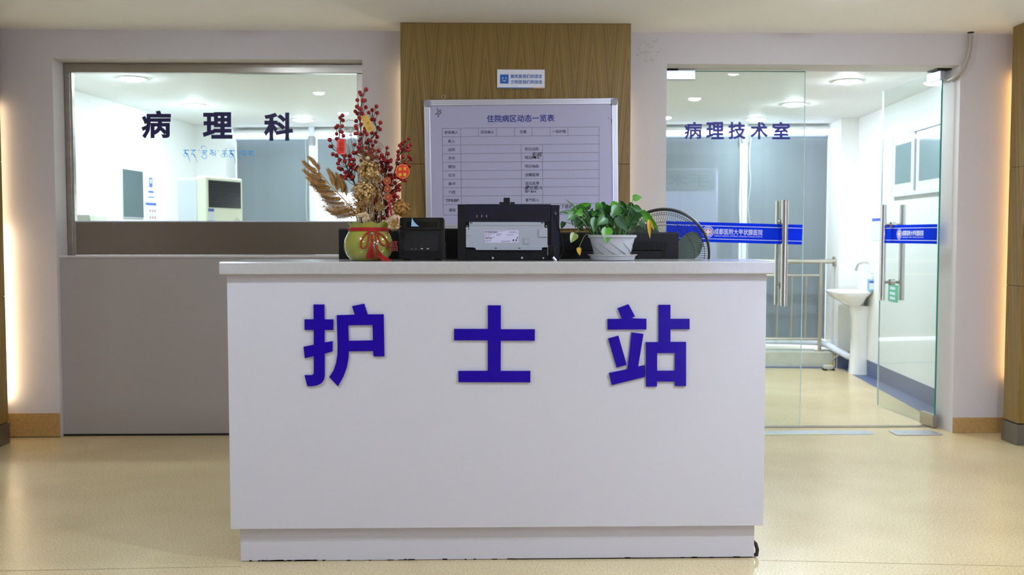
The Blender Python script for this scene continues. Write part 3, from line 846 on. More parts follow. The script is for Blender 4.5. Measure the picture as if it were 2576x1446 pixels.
# ================================================================== SMILE PLAQUE
s0 = P(1250.5, 222, 5.925); s1 = P(1370.5, 175, 5.925)
pq = thing('smile_plaque', 'small white plaque with blue smiling face above the whiteboard', 'sign', ((s0.x + s1.x) / 2, 5.94, s0.z))
MB().box(s0.x, s1.x, 5.925, 5.9395, s0.z, s1.z).build('plate', 'sign_white', pq, bevel=0.002)
yf = 5.9245
def flat_px(x0, y0, x1, y1, Y, m, nm, par, d=0.0004):
    a = P(x0, y1, Y); b = P(x1, y0, Y)
    return MB().box(a.x, b.x, Y - d, Y, a.z, b.z).build(nm, m, par)
flat_px(1251, 220.2, 1341, 221.8, yf, 'sign_blue', 'bottom_line', pq)
flat_px(1341, 220.2, 1370, 221.8, yf, 'sign_orange', 'bottom_line', pq)
ic = flat_px(1258, 187.3, 1279.5, 210.2, yf, 'sign_blue', 'face_icon', pq, 0.0008)
cx, cz = (P(1268.7, 198.7, yf).x, P(1268.7, 198.7, yf).z)
fm = MB(); k = 0.00238
for sx in (-1, 1):
    fm.lathe([(0.0001, 0), (1, 0)], (0, 0, 0), 12) if False else None
    c = (cx + sx * 4 * k, cz + 2.2 * k)
    fm.add([(c[0] + math.cos(a) * 1.1 * k, yf - 0.0013, c[1] + math.sin(a) * 2.3 * k) for a in [2 * PI * i / 12 for i in range(12)]], [tuple(range(12))])
ar = [(PI + PI * i / 12) for i in range(13)]
ao = [(cx + math.cos(a) * 5 * k, yf - 0.0013, cz - 1.6 * k + math.sin(a) * 4.2 * k) for a in ar]
ai = [(cx + math.cos(a) * 4.6 * k, yf - 0.0013, cz - 1.6 * k + math.sin(a) * 2.6 * k) for a in ar]
fm.add(ao + ai, [(i, i + 1, 14 + i, 13 + i) for i in range(12)])
fm.build('smile', 'sign_white', ic, fix=False)
text_px('微笑是我们的语言', 1284, 187, 1364, 197, yf, 'sign_blue', pq, bold=0.012)
text_px('文明是我们的信念', 1284, 201, 1364.5, 211, yf, 'sign_blue', pq, bold=0.012)

# ================================================================== NURSE STATION
FY = 3.752
px0 = PXv(575, 1000, FY); px1 = PXv(1924.5, 1000, FY)
pz0 = PZv(1250, 1326.5, FY)
cz0 = 1.1045; cz1 = 1.152
desk = thing('nurse_station_counter', 'white laminate nurse station counter with raised blue characters', 'counter', ((px0 + px1) / 2, 4.05, 0))
MB().box(px0, px1, FY, FY + 0.02, pz0, cz0 - 0.0005).build('front_panel', 'counter_white', desk, bevel=0.0015)
for a, b in ((px0, px0 + 0.02), (px1 - 0.02, px1)):
    MB().box(a, b, FY + 0.0205, 4.55, pz0, cz0 - 0.0005).build('side_panel', 'counter_white', desk, bevel=0.0015)
MB().box(px0 + 0.021, px1 - 0.021, 4.05, 4.58, 0.72, 0.75).build('work_surface', 'counter_white', desk, bevel=0.002)
MB().box(px0 + 0.021, px1 - 0.021, FY + 0.021, 4.50, pz0, pz0 + 0.02).build('bottom_board', 'counter_white', desk)
MB().box(px0 + 0.021, px1 - 0.021, 4.03, 4.048, pz0 + 0.02, cz0 - 0.001).build('back_panel', 'counter_white', desk)
kx0 = PXv(605, 1380, 3.785); kx1 = PXv(1897, 1380, 3.785)
tk = MB().box(kx0, kx1, 3.785, 4.45, 0.002, pz0 - 0.0005).build('toe_kick', 'counter_white', desk, bevel=0.001)
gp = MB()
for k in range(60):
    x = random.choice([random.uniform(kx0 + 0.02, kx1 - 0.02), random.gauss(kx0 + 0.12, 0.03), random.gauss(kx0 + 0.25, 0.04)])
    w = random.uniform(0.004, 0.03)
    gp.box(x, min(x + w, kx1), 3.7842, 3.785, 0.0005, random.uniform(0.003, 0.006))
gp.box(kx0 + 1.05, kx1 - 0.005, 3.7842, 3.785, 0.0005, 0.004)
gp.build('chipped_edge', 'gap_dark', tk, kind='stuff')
# raised characters
def letter(o, sc_, polys):
    for outer, holes in polys:
        cvt = lambda pts: [(P(o[0] + x / sc_, o[1] + y / sc_, FY - 0.008).x, P(o[0] + x / sc_, o[1] + y / sc_, FY - 0.008).z) for x, y in pts]
        yield cvt(outer), [cvt(h) for h in holes]
def build_letter(o, sc_, polys, nm='character'):
    b = MB()
    for ou, ho in letter(o, sc_, polys):
        b.prism(ou, ho, lambda a, c, d: (a, d, c), FY - 0.009, FY - 0.0002)
    return b.build(nm, 'letter_blue', desk)
build_letter((740, 750), 6.023, [
    ([(293, 95), (456, 95), (460, 320), (592, 320), (592, 480), (460, 480), (460, 670), (583, 650), (580, 805), (462, 838), (462, 1180), (450, 1240), (410, 1290), (350, 1320), (270, 1332), (200, 1332), (157, 1166), (250, 1166), (283, 1158), (297, 1135), (297, 878), (160, 908), (143, 735), (297, 704), (297, 480), (157, 480), (157, 320), (295, 320)], []),
    ([(877, 120), (1060, 83), (1113, 245), (1355, 243), (1368, 880), (1202, 880), (1197, 800), (827, 803), (823, 900), (800, 1040), (745, 1190), (665, 1333), (532, 1195), (595, 1095), (635, 980), (655, 850), (657, 700), (645, 257), (917, 248)], [[(820, 410), (1187, 405), (1193, 638), (827, 645)]])])
build_letter((1120, 750), 6.024, [
    ([(647, 108), (843, 108), (843, 470), (1358, 470), (1358, 643), (843, 643), (840, 1102), (1290, 1102), (1290, 1274), (200, 1271), (200, 1102), (645, 1100), (645, 638), (134, 638), (134, 465), (647, 465)], [])])
build_letter((1510, 750), 6.024, [
    ([(262, 152), (428, 90), (526, 272), (470, 305), (700, 312), (700, 472), (112, 475), (112, 315), (328, 312)], []),
    ([(120, 610), (275, 567), (400, 1008), (248, 1050)], []),
    ([(475, 517), (655, 541), (575, 1035), (677, 1014), (680, 1190), (173, 1316), (134, 1133), (415, 1075)], []),
    ([(885, 100), (1064, 100), (1064, 312), (1354, 312), (1354, 470), (1064, 470), (1064, 662), (1300, 662), (1300, 1330), (1135, 1330), (1130, 1262), (860, 1262), (860, 1336), (695, 1340), (693, 665), (885, 665)], [[(862, 832), (1132, 830), (1132, 1097), (862, 1099)]])])
tx0 = PXv(550, 674, 3.72); tx1 = PXv(1950.5, 674, 3.72)
TOP = cz1
ct = MB().box(tx0, tx1, 3.72, 4.13, cz0, cz1).build('countertop', 'stone_top', None, bevel=0.005)
tag(ct, 'glossy white stone countertop slab on the nurse station', 'countertop')
cs = thing('cable_stub', 'short black cable end lying by the toe kick corner of the counter', 'cable', (kx1 + 0.01, 3.80, 0))
MB().tube([(kx1 + 0.004, 3.82, 0.055), (kx1 + 0.010, 3.80, 0.05), (kx1 + 0.014, 3.79, 0.03), (kx1 + 0.010, 3.785, 0.010), (kx1 + 0.004, 3.80, 0.008)], 0.007, 8).build('sheath', 'rubber', cs, smooth=True)

# ================================================================== VASE WITH CORD
VC = P(927.5, 652, 3.915); VX, VY_ = VC.x, 3.915
pk_ = 3.915 / F_PX
vase = thing('round_vase', 'olive green glazed pot-bellied vase tied with red cord', 'vase', (VX, VY_, TOP))
prof = [(0.0001, 0.001), (0.066, 0.001), (0.072, 0.004), (0.086, 0.022), (0.095, 0.045), (0.0965, 0.062), (0.093, 0.082), (0.083, 0.103), (0.0745, 0.116), (0.0730, 0.124), (0.0755, 0.133), (0.0800, 0.143), (0.0825, 0.148), (0.0785, 0.147), (0.0735, 0.134), (0.0695, 0.120), (0.076, 0.100), (0.0001, 0.095)]
def wob(r, z, t, j):
    if 10 <= j <= 13:
        k = (j - 9) / 4.0 if j < 13 else 0.9
        return r * (1 + 0.035 * k * math.sin(9 * t)), z + 0.0045 * k * math.sin(9 * t + 1.2)
    return r, z
MB().lathe(prof, (VX, VY_, TOP), 72, wob=wob).build('body', 'vase_glaze', vase, smooth=True)
zc = TOP + 0.122
cord = MB()
for dz, rr in ((-0.004, 0.0755), (0.003, 0.0752)):
    cord.tube([(VX + rr * math.cos(a), VY_ + rr * math.sin(a), zc + dz) for a in [2 * PI * i / 40 for i in range(40)]], 0.0042, 8, closed=True)
cord.build('cord', 'cord_red', vase, smooth=True)
def vsurf(px, py, lift=0.004):        # point on the belly of the vase seen at px,py
    for k in range(400):
        Y = 3.80 + k * 0.0005
        p = P(px, py, Y)
        z = p.z - TOP
        r = 0.0
        for (r0, z0), (r1, z1) in zip(prof[1:12], prof[2:13]):
            if z0 <= z <= z1:
                r = r0 + (r1 - r0) * (z - z0) / max(z1 - z0, 1e-6); break
        if (p.x - VX) ** 2 + (p.y - VY_) ** 2 <= (r + lift) ** 2: return p
    return P(px, py, VY_ - 0.09)
V8 = lambda x, y: (820 + x / 9.04, 540 + y / 9.04)
def smoothpts(pts, n=5):
    out = []
    m = len(pts)
    for i in range(m - 1):
        p0 = pts[max(i - 1, 0)]; p1 = pts[i]; p2 = pts[i + 1]; p3 = pts[min(i + 2, m - 1)]
        for k in range(n):
            t = k / n
            out.append(tuple(0.5 * ((2 * b) + (-a + c) * t + (2 * a - 5 * b + 4 * c - d) * t * t + (-a + 3 * b - 3 * c + d) * t ** 3) for a, b, c, d in zip(p0, p1, p2, p3)))
    out.append(tuple(pts[-1]))
    return out
def vcord(pts, r, nm='cord_loop', m='cord_red'):
    q = [vsurf(*V8(x, y)) for x, y in smoothpts(pts)]
    return MB().tube(q, r, 8).build(nm, m, vase, smooth=True)
vcord([(1050, 355), (900, 440), (800, 600), (785, 720), (840, 765), (915, 730), (950, 600), (980, 400)], 0.0030)
vcord([(1090, 360), (1250, 440), (1370, 560), (1395, 640), (1340, 700), (1260, 660), (1210, 540), (1170, 390)], 0.0030)
vcord([(1110, 370), (1135, 480), (1145, 640)], 0.0026)
for x, y in ((1047, 425), (1152, 662)):
    c = vsurf(*V8(x, y), 0.008); bd = MB().sphere(c, 0.0055, 12, 8).build('bead', 'silver_bead', vase, smooth=True)
def tassel(head, pts_end, nm='tassel'):
    b = MB()
    h0 = vsurf(*V8(*head[0]), 0.006); h1 = vsurf(*V8(*head[1]), 0.008)
    b.tube([h0, h0.lerp(h1, 0.5), h1], [0.0038, 0.0048, 0.0056], 8)
    n = 34
    for i in range(n):
        t = i / (n - 1)
        ex = pts_end[0][0] + (pts_end[1][0] - pts_end[0][0]) * t + random.uniform(-8, 8)
        ey = pts_end[0][1] + (pts_end[1][1] - pts_end[0][1]) * t + random.uniform(-14, 14)
        mx_, my = (head[1][0] * 0.45 + ex * 0.55 + pts_end[2][0], head[1][1] * 0.5 + ey * 0.5 + pts_end[2][1])
        q = [h1 + Vector((random.uniform(-.002, .002), random.uniform(-.002, .002), 0)), vsurf(*V8(mx_, my), random.uniform(0.006, 0.011)), vsurf(*V8(ex, min(ey, 1046)), random.uniform(0.008, 0.014))]
        b.tube(q, 0.0013, 4)
    return b.build(nm, 'cord_red', vase, smooth=True)
tassel([(1047, 455), (1050, 580)], [(915, 990), (1125, 1000), (0, 0)])
tassel([(1155, 690), (1165, 770)], [(1270, 1040), (1490, 1044), (-60, 20)])

# ================================================================== DRIED ARRANGEMENT IN THE VASE
V5 = lambda x, y: (740 + x / 4.821, 380 + y / 4.821)
V6 = lambda x, y: (740 + x / 6.574, 200 + y / 6.574)
berry_me = {}
for i, r in enumerate((0.0080, 0.0075, 0.0084)):
    berry_me[i] = MB().sphere((0, 0, 0), r, 12, 8, (1, 1, 1.04)).mesh('berry', m='berry_red', smooth=True)
def mouth(dx, dy=0.0): return Vector((VX + dx, VY_ + dy, TOP + 0.10))
def berry_branch(label, stem, berries, Y0, dx, spread=0.03):
    base = mouth(dx, (Y0 - VY_) * 0.5)
    t = thing('berry_branch', label, 'berry branch', base, 'red berry branches in the vase')
    sp_ = [base] + [P(x, y, Y0) for x, y in stem]
    sp_ = [Vector(p) for p in smoothpts([tuple(p) for p in sp_], 4)]
    n = len(sp_)
    MB().tube(sp_, [0.0030 - 0.0018 * i / n for i in range(n)], 6).build('stem', 'twig', t, smooth=True)
    tw = MB()
    for i, (x, y) in enumerate(berries):
        c = P(x, y, Y0 + random.uniform(-spread, spread))
        o = link_mesh('berry', berry_me[random.randrange(3)], t)
        o.location = c - base
        o.rotation_euler = (random.uniform(0, 6), random.uniform(0, 6), 0)
        tgt = c + Vector((0, 0, -0.035))
        q = min(sp_, key=lambda p: (p - tgt).length + (0.05 if p.z > c.z - 0.008 else 0))
        mid = c.lerp(q, 0.5) + Vector((0, 0, -0.004))
        MB().tube([q, mid, c], 0.0011, 5).build('twig', 'twig', t)
    return t
brA = [V6(*p) for p in ((1190, 165), (1087, 215), (1105, 250), (1045, 340), (1135, 350), (1170, 345), (1040, 450), (1185, 458), (1080, 480), (1110, 490), (1010, 525), (1045, 560), (1125, 560), (1080, 630), (1165, 660), (1025, 685), (1105, 740), (1020, 770), (1035, 805), (1170, 810), (1165, 855), (1010, 895), (1045, 890), (1110, 905), (1200, 905), (1080, 1010), (1090, 1060), (1000, 1080), (1060, 1120), (1100, 1130), (1190, 1130), (1010, 1215), (985, 1210), (1100, 1190))]
brB = [V6(*p) for p in ((1360, 445), (1292, 505), (1235, 547), (1375, 553), (1330, 662), (1285, 660), (1427, 713), (1385, 795), (1422, 823), (1285, 880), (1345, 895), (1375, 950), (1230, 1000), (1265, 1010), (1200, 1045), (1350, 1030), (1298, 1090), (1300, 1160), (1395, 1180), (1240, 1190), (1180, 1230), (1270, 1330), (1330, 1290), (1210, 1290))]
brC = [V6(*p) for p in ((800, 590), (762, 632), (808, 675), (720, 765), (690, 795), (795, 770), (765, 860), (790, 870), (702, 900), (815, 930), (705, 980), (588, 997), (595, 1105), (615, 1105), (640, 1233), (700, 1258), (735, 1180), (840, 1260), (752, 1330), (725, 1388), (835, 1340), (925, 1320), (985, 1330), (915, 1400), (985, 1405))]
brC += [V5(*p) for p in ((470, 38), (510, 55), (550, 105), (530, 150), (612, 125), (540, 205), (580, 220), (618, 258), (690, 98), (725, 105), (668, 165), (715, 160), (730, 215), (770, 195), (683, 268), (660, 295), (600, 315), (715, 315), (600, 468))]
brD = [V6(*p) for p in ((1893, 975), (1828, 1020), (1785, 1060), (1745, 1090), (1932, 1080), (1875, 1105), (1775, 1145), (1800, 1165), (1895, 1160), (1862, 1165), (1720, 1192), (1720, 1255), (1800, 1275), (1905, 1272), (1937, 1322), (1725, 1315), (1838, 1370), (1905, 1425), (1710, 1390), (1770, 1415))]
brD += [V5(*p) for p in ((1250, 150), (1320, 70), (1345, 140), (1395, 65), (1420, 100), (1395, 185), (1300, 170), (1345, 355), (1300, 340), (1230, 285), (1270, 320), (1225, 385), (1280, 410), (1250, 435), (1190, 490), (1240, 475), (1215, 545), (1210, 640), (1180, 600), (1160, 560))]
brE = [V6(*p) for p in ((1535, 1130), (1550, 1225), (1450, 1250), (1410, 1300), (1480, 1300), (1500, 1340), (1600, 1330), (1590, 1350), (1440, 1370), (1455, 1420), (1550, 1430), (1370, 1280))]
brE += [V5(*p) for p in ((1065, 48), (1140, 30), (1090, 90), (1170, 115), (1060, 135), (1065, 185), (1140, 185), (1060, 245), (1105, 240), (1180, 290), (1160, 340), (1010, 545), (1000, 465), (985, 600), (1045, 605), (1120, 635), (950, 700), (1125, 735), (980, 785), (1065, 805), (1040, 825), (1095, 660), (900, 760))]
rb = random.Random(11)
for lst, (xa, xb, ya, yb), n in ((brD, (1080, 1290, 300, 660), 26), (brE, (960, 1180, 60, 420), 18), (brE, (930, 1150, 560, 830), 16), (brB, (800, 1040, -40, 120), 12), (brC, (560, 760, 20, 330), 10), (brA, (760, 960, -60, 60), 8)):
    for k in range(n): lst.append(V5(rb.uniform(xa, xb), rb.uniform(ya, yb)))
berry_branch('tallest red berry branch in the vase, holding the gold tag', [V5(900, 640), V5(880, 300), V6(1120, 1000), V6(1090, 640), V6(1115, 400), V6(1150, 210), V6(1185, 170)], brA, 3.90, 0.0)
berry_branch('red berry branch leaning right of the gold tag', [V5(960, 620), V5(930, 250), V6(1230, 1090), V6(1310, 930), V6(1370, 820), V6(1290, 600), V6(1330, 480)], brB, 3.95, 0.02)
berry_branch('red berry branch on the left beside the hanging red tag', [V5(800, 680), V5(740, 420), V5(640, 200), V6(800, 1240), V6(720, 1170), V6(750, 900), V6(770, 690), V6(795, 610)], brC, 3.89, -0.02)
berry_branch('rightmost red berry branch in front of the wood pilaster', [V5(1060, 720), V5(1130, 540), V5(1190, 330), V5(1240, 180), V6(1690, 1330), V6(1790, 1180), V6(1840, 1100), V6(1885, 990)], brD, 3.93, 0.045)
berry_branch('short red berry branch between the tall and the rightmost one', [V5(1010, 700), V5(1080, 450), V5(1110, 200), V6(1520, 1400), V6(1510, 1250), V6(1530, 1145)], brE, 3.96, 0.03)

# golden fern
fb = mouth(-0.04, -0.01)
fern = thing('golden_fern', 'golden dried fern frond with curled tips leaning left over the counter', 'dried fern', fb)
FYY = 3.885
fs_px = [V5(*p) for p in ((760, 800), (700, 700), (580, 560), (450, 430), (330, 280), (230, 150), (170, 75))]
fst = [Vector(p) for p in smoothpts([tuple(fb)] + [tuple(P(x, y, FYY)) for x, y in fs_px], 5)]
MB().tube(fst, [0.0028 - 0.0016 * i / len(fst) for i in range(len(fst))], 6).build('stem', 'gold_dry', fern, smooth=True)
def frond(b_px, t_px, bend, nb, bl, Yj):
    b0_, t0_ = Vector(b_px), Vector(t_px)
    d = t0_ - b0_; nn = Vector((-d.y, d.x)).normalized()
    pts = []
    for i in range(13):
        t = i / 12
        pts.append(b0_ + d * t + nn * bend * math.sin(PI * t))
    q = [P(p.x, p.y, FYY + Yj * (i / 12)) for i, p in enumerate(pts)]
    m = MB().tube(q, [0.0016 - 0.0008 * i / 12 for i in range(13)], 5)
    nb = int(nb * 2.0)
    for k in range(nb):
        t = 0.08 + 0.9 * k / nb
        f = t * 12; i = min(int(f), 11)
        c = q[i].lerp(q[i + 1], f - i); dr = (q[i + 1] - q[i]).normalized()
        for s in (-1, 1):
            side = dr.cross(Vector((0, 1, 0))).normalized() * s
            L_ = 0.74 * bl * (0.5 + 0.9 * math.sin(PI * min(1, 0.2 + 0.75 * t))) * random.uniform(0.8, 1.15)
            yy = random.uniform(-0.5, 0.5)
            p1 = c + (side * 0.8 + dr * 0.5 + Vector((0, yy * 0.7, 0))) * L_ * 0.6
            p2 = c + (side * 1.0 + dr * 1.1 + Vector((0, yy, 0))) * L_
            w = Vector((0, 0.0006, 0)) + dr * 0.00078
            m.add([c - w, c + w, p1 + w, p1 - w, p2], [(0, 1, 2, 3), (3, 2, 4)])
    # curled coil at the tip
    e = q[-1]; r = 0.0055
    for j in range(3):
        rr = r * (1 - 0.25 * j)
        m.tube([e + Vector((math.cos(a) * rr - 0.002 * j, 0.0006 * j, math.sin(a) * rr)) for a in [2 * PI * k / 12 for k in range(12)]], 0.0006, 4, closed=True)
    m.build('leaflet', 'gold_dry', fern, fix=False)
for b_, t_, bend, nb, bl, yj in (((260, 190), (170, 70), 4, 22, 0.012, 0.01), ((300, 240), (105, 115), -6, 26, 0.013, -0.01), ((360, 320), (110, 225), -6, 30, 0.014, 0.0), ((410, 390), (152, 315), -6, 30, 0.014, -0.02),
                                 ((460, 440), (190, 398), -5, 30, 0.014, 0.01), ((540, 520), (268, 475), -6, 28, 0.015, -0.01), ((590, 570), (325, 545), -6, 28, 0.015, 0.01), ((640, 640), (330, 590), -6, 26, 0.015, 0.02), ((660, 660), (345, 665), -8, 28, 0.014, -0.02), ((690, 700), (385, 712), -6, 28, 0.013, 0.0),
                                 ((480, 440), (405, 215), 4, 28, 0.013, 0.01), ((540, 470), (510, 265), 4, 24, 0.012, 0.02), ((590, 500), (545, 305), 3, 22, 0.011, 0.0), ((690, 690), (470, 760), -5, 22, 0.012, 0.01)):
    frond(V5(*b_), V5(*t_), bend, nb, bl, yj)
    k2 = ((b_[0] + 45, b_[1] + 52), (t_[0] + 50 + random.uniform(-8, 12), t_[1] + 46))
    frond(V5(*k2[0]), V5(*k2[1]), bend, nb, bl * 0.95, yj + 0.02)

# dried hydrangea heads
def head(name, label, px, Y, r, m, n, seed, sq=0.9, fl=0.0062):
    rd = random.Random(seed)
    c = P(px[0], px[1], Y)
    base = mouth(rd.uniform(-0.02, 0.03), 0.0)
    t = thing(name, label, 'dried flower', base, 'dried gold flower heads in the vase')
    MB().tube([base, base.lerp(c, 0.5) + Vector((rd.uniform(-.006, .006), 0, 0)), c], 0.0016, 6).build('stem', 'gold_dry', t, smooth=True)
    b = MB()
    for i in range(n):
        d = Vector((rd.gauss(0, 1), rd.gauss(0, 1), rd.gauss(0, 1))).normalized()
        p = c + Vector((d.x, d.y, d.z * sq)) * r * rd.uniform(0.6, 1.05)
        for k in range(4):
            a = d.orthogonal().normalized(); bb = d.cross(a)
            th_ = PI / 2 * k + rd.uniform(-0.3, 0.3)
            e = a * math.cos(th_) + bb * math.sin(th_); g = d.cross(e)
            l = fl * rd.uniform(0.7, 1.2); up = d * l * rd.uniform(0.1, 0.8)
            b.add([p, p + e * l * 0.6 + g * l * 0.42 + up * 0.6, p + e * l + up, p + e * l * 0.6 - g * l * 0.42 + up * 0.6], [(0, 1, 2, 3)])
        b.tube([c + d * r * 0.2, p], 0.0006, 3)
    b.build('florets', m, t, kind='stuff', fix=False)
    return t
head('dried_hydrangea', 'upper gold dried hydrangea head in the middle of the vase', V5(900, 240), 3.855, 0.042, 'gold_pale', 430, 1, fl=0.0062)
head('dried_hydrangea', 'lower gold dried hydrangea head above the vase rim', V5(840, 500), 3.85, 0.043, 'gold_pale', 460, 2, 1.15, fl=0.0062)
head('dried_hydrangea', 'brown-gold dried flower head at right against the wood pilaster', V5(1300, 690), 3.86, 0.034, 'gold_dry', 230, 3, fl=0.007)
head('dried_filler', 'loose brown dried filler flowers just above the vase rim', V5(760, 700), 3.90, 0.040, 'gold_dry', 120, 8, 1.0, fl=0.008)
head('dried_filler', 'dark dried filler flowers behind the lower hydrangea head', V5(960, 560), 3.93, 0.050, 'gold_dry', 120, 9, 1.3, fl=0.008)
# spiky pompoms
def pompom(label, px, Y, r, seed):
    rd = random.Random(seed)
    c = P(px[0], px[1], Y); base = mouth(0.05, -0.02)
    t = thing('spiky_pompom', label, 'dried flower', base, 'spiky dried pompoms in the vase')
    MB().tube([base, base.lerp(c, 0.5) + Vector((0, 0, 0.02)), c], 0.0014, 6).build('stem', 'gold_dry', t, smooth=True)
    MB().sphere(c, r * 0.25, 10, 8).build('core', 'gold_pale', t, smooth=True)
    b = MB()
    for i in range(170):
        d = Vector((rd.gauss(0, 1), rd.gauss(0, 1), rd.gauss(0, 1))).normalized()
        b.tube([c + d * r * 0.2, c + d * r * rd.uniform(0.8, 1.1)], [0.0009, 0.0004], 3)
    b.build('spikes', 'gold_pale', t, kind='stuff', fix=False)
pompom('spiky gold pompom hanging over the right rim of the vase', V5(1210, 890), 3.845, 0.027, 4)
pompom('spiky gold pompom amid the berries above the vase', V5(1040, 670), 3.865, 0.023, 5)
pompom('faded spiky pompom beside the upper hydrangea head', V5(1010, 340), 3.88, 0.018, 6)
# wire flowers
def wire_flower(label, cpx, Y, petals, core=True, tilt_=0.0):
    c = P(cpx[0], cpx[1], Y); base = mouth(0.0, 0.01)
    t = thing('wire_flower', label, 'dried flower', base, 'gold wire flowers in the vase')
    MB().tube([base, base.lerp(c, 0.6), c], 0.0010, 5).build('stem', 'gold_wire', t)
    for ang_, L_, W_ in petals:
        d = Vector((math.cos(ang_), 0, math.sin(ang_))); s_ = Vector((-d.z, 0, d.x)); up = Vector((0, -1, 0))
        def pt(t_, w_): return c + d * (L_ * t_) + s_ * (W_ * w_ * (math.sin(PI * 0.5 * min(1, t_ * 1.25)) if t_ < 0.8 else 1.0)) + up * (0.25 * L_ * t_ * t_)
        b = MB()
        out = [pt(k / 10, 1) for k in range(9)] + [c + d * (L_ * (1.0 - 0.16 * x * x + 0.03 * math.sin(9 * x))) + s_ * (W_ * x) + up * 0.25 * L_ for x in [0.9 - 0.2 * k for k in range(10)]] + [pt(k / 10, -1) for k in range(8, -1, -1)]
        b.tube(out, 0.0008, 4)
        for k in range(-3, 4):
            x = k / 4.0
            b.tube([pt(0.1, x * 0.6), pt(0.5, x), c + d * (L_ * (1 - 0.16 * x * x)) + s_ * (W_ * x) + up * 0.25 * L_], 0.0005, 3)
        b.build('wire_petal', 'gold_wire', t, fix=False)
    if core: MB().sphere(c + Vector((0, -0.006, 0)), 0.0085, 12, 8).build('flower_core', 'dry_cream', t, smooth=True)
D = math.radians
wire_flower('large gold wire flower with cream core in front of the berries', V5(895, 90), 3.86, [(D(95), 0.040, 0.020), (D(150), 0.042, 0.022), (D(35), 0.044, 0.022), (D(-20), 0.040, 0.02), (D(200), 0.032, 0.018), (D(-75), 0.03, 0.016)])
wire_flower('open wire flower left of the tall berry branch', V6(935, 940), 3.93, [(D(92), 0.062, 0.024), (D(130), 0.032, 0.012), (D(48), 0.032, 0.012)], core=False)
wire_flower('thin wire flower right of the tall berry branch', V6(1320, 1190), 3.98, [(D(60), 0.042, 0.024), (D(10), 0.03, 0.018)], core=False)
wire_flower('drooping wire flower under the hanging red tag', V6(900, 1300), 3.94, [(D(105), 0.055, 0.014), (D(250), 0.05, 0.02), (D(75), 0.08, 0.016)], core=False)
wire_flower('gold wire flower tucked low behind the hydrangea', V5(990, 400), 3.92, [(D(50), 0.05, 0.02), (D(120), 0.04, 0.02), (D(-10), 0.035, 0.018), (D(210), 0.04, 0.02)])
# cream dried bloom at the rim with bud leaves
cb_ = P(*V5(860, 790), 3.85)
cream = thing('cream_dried_bloom', 'cream dried bloom with papery petals at the vase rim', 'dried flower', mouth(-0.01, -0.03))
for a, l, w in ((170, 0.038, 0.011), (150, 0.024, 0.012), (250, 0.026, 0.012), (280, 0.024, 0.012), (320, 0.022, 0.011), (20, 0.02, 0.011), (90, 0.018, 0.012)):
    d = Vector((math.cos(D(a)), -0.3, math.sin(D(a)))).normalized(); s_ = d.cross(Vector((0, 1, 0))).normalized()
    MB().add([cb_, cb_ + d * l * 0.5 + s_ * w * 0.8, cb_ + d * l, cb_ + d * l * 0.5 - s_ * w * 0.8, cb_ + d * l * 0.5 + Vector((0, -0.006, 0))], [(0, 1, 4), (1, 2, 4), (2, 3, 4), (3, 0, 4)]).build('petal', 'dry_cream', cream, fix=False)
MB().tube([mouth(-0.01, -0.03), cb_], 0.0015, 5).build('stem', 'gold_dry', cream)
for k, (x, y, dx) in enumerate(((920, 560, 0.01), (900, 500, 0.0), (955, 620, 0.02), (880, 640, -0.01), (940, 480, 0.015))):
    st = thing('dry_stalk', 'thin bare dry stalk standing in the vase below the hydrangea heads', 'dried stalk', mouth(dx, -0.02), 'bare dry stalks in the vase')
    MB().tube([mouth(dx, -0.02), P(*V5(x + 15, y + 150), 3.86), P(*V5(x, y), 3.86)], 0.0009, 5).build('stem', 'dry_cream', st)
# New Year tags hanging in the branches
def tagplate(label, outline, Y, m, name='hanging_tag', rot=None):
    q = [P(x, y, Y) for x, y in outline]
    c = sum(q, Vector()) / len(q)
    t = thing(name, label, 'tag', c, 'new year tags in the vase')
    b = MB(); n = len(q)
    b.add(list(q) + [p + Vector((0, 0.0012, 0)) for p in q], [tuple(range(n)), tuple(range(n, 2 * n))[::-1]] + [(i, (i + 1) % n, n + (i + 1) % n, n + i) for i in range(n)])
    b.build('plate', m, t)
    return t
gt = tagplate('gold paper tag with red circles high in the berries', [V6(*p) for p in ((1110, 600), (1190, 578), (1215, 590), (1320, 790), (1322, 830), (1260, 872), (1200, 850), (1110, 660))], 3.893, 'gold_foil')
def ring(t, px, r_px, Y, m, w=0.12):
    c = P(px[0], px[1], Y); r = r_px * Y / F_PX
    b = MB(); n = 20
    b.add([c + Vector((math.cos(a) * r, 0, math.sin(a) * r)) for a in [2 * PI * i / n for i in range(n)]] + [c + Vector((math.cos(a) * r * (1 - w), 0, math.sin(a) * r * (1 - w))) for a in [2 * PI * i / n for i in range(n)]], [(i, (i + 1) % n, n + (i + 1) % n, n + i) for i in range(n)])
    b.build('printed_ring', m, t, fix=False)
for (x, y), ch in (((1160, 650), ''), ((1220, 722), '事'), ((1258, 806), '好')):
    ring(gt, V6(x, y), 30 / 6.574, 3.8922, 'tag_red')
    if ch:
        a = V6(x - 15, y - 16); b = V6(x + 15, y + 16); text_px(ch, a[0], a[1], b[0], b[1], 3.8925, 'tag_red', gt)
MB().tube([P(*V6(1112, 602), 3.8915), P(*V6(1190, 580), 3.8915)], 0.0012, 4).build('printed_edge', 'tag_red', gt)
rt_ = tagplate('red oblong tag with white outline on the left branch', [V6(*p) for p in ((735, 980), (840, 980), (856, 1000), (852, 1225), (838, 1242), (735, 1236), (705, 1205), (706, 1005))], 3.862, 'tag_red')
MB().tube([P(*V6(x, y), 3.8612) for x, y in ((750, 1000), (730, 1012), (722, 1040), (722, 1120))], 0.0007, 4).build('printed_outline', 'tag_white', rt_)
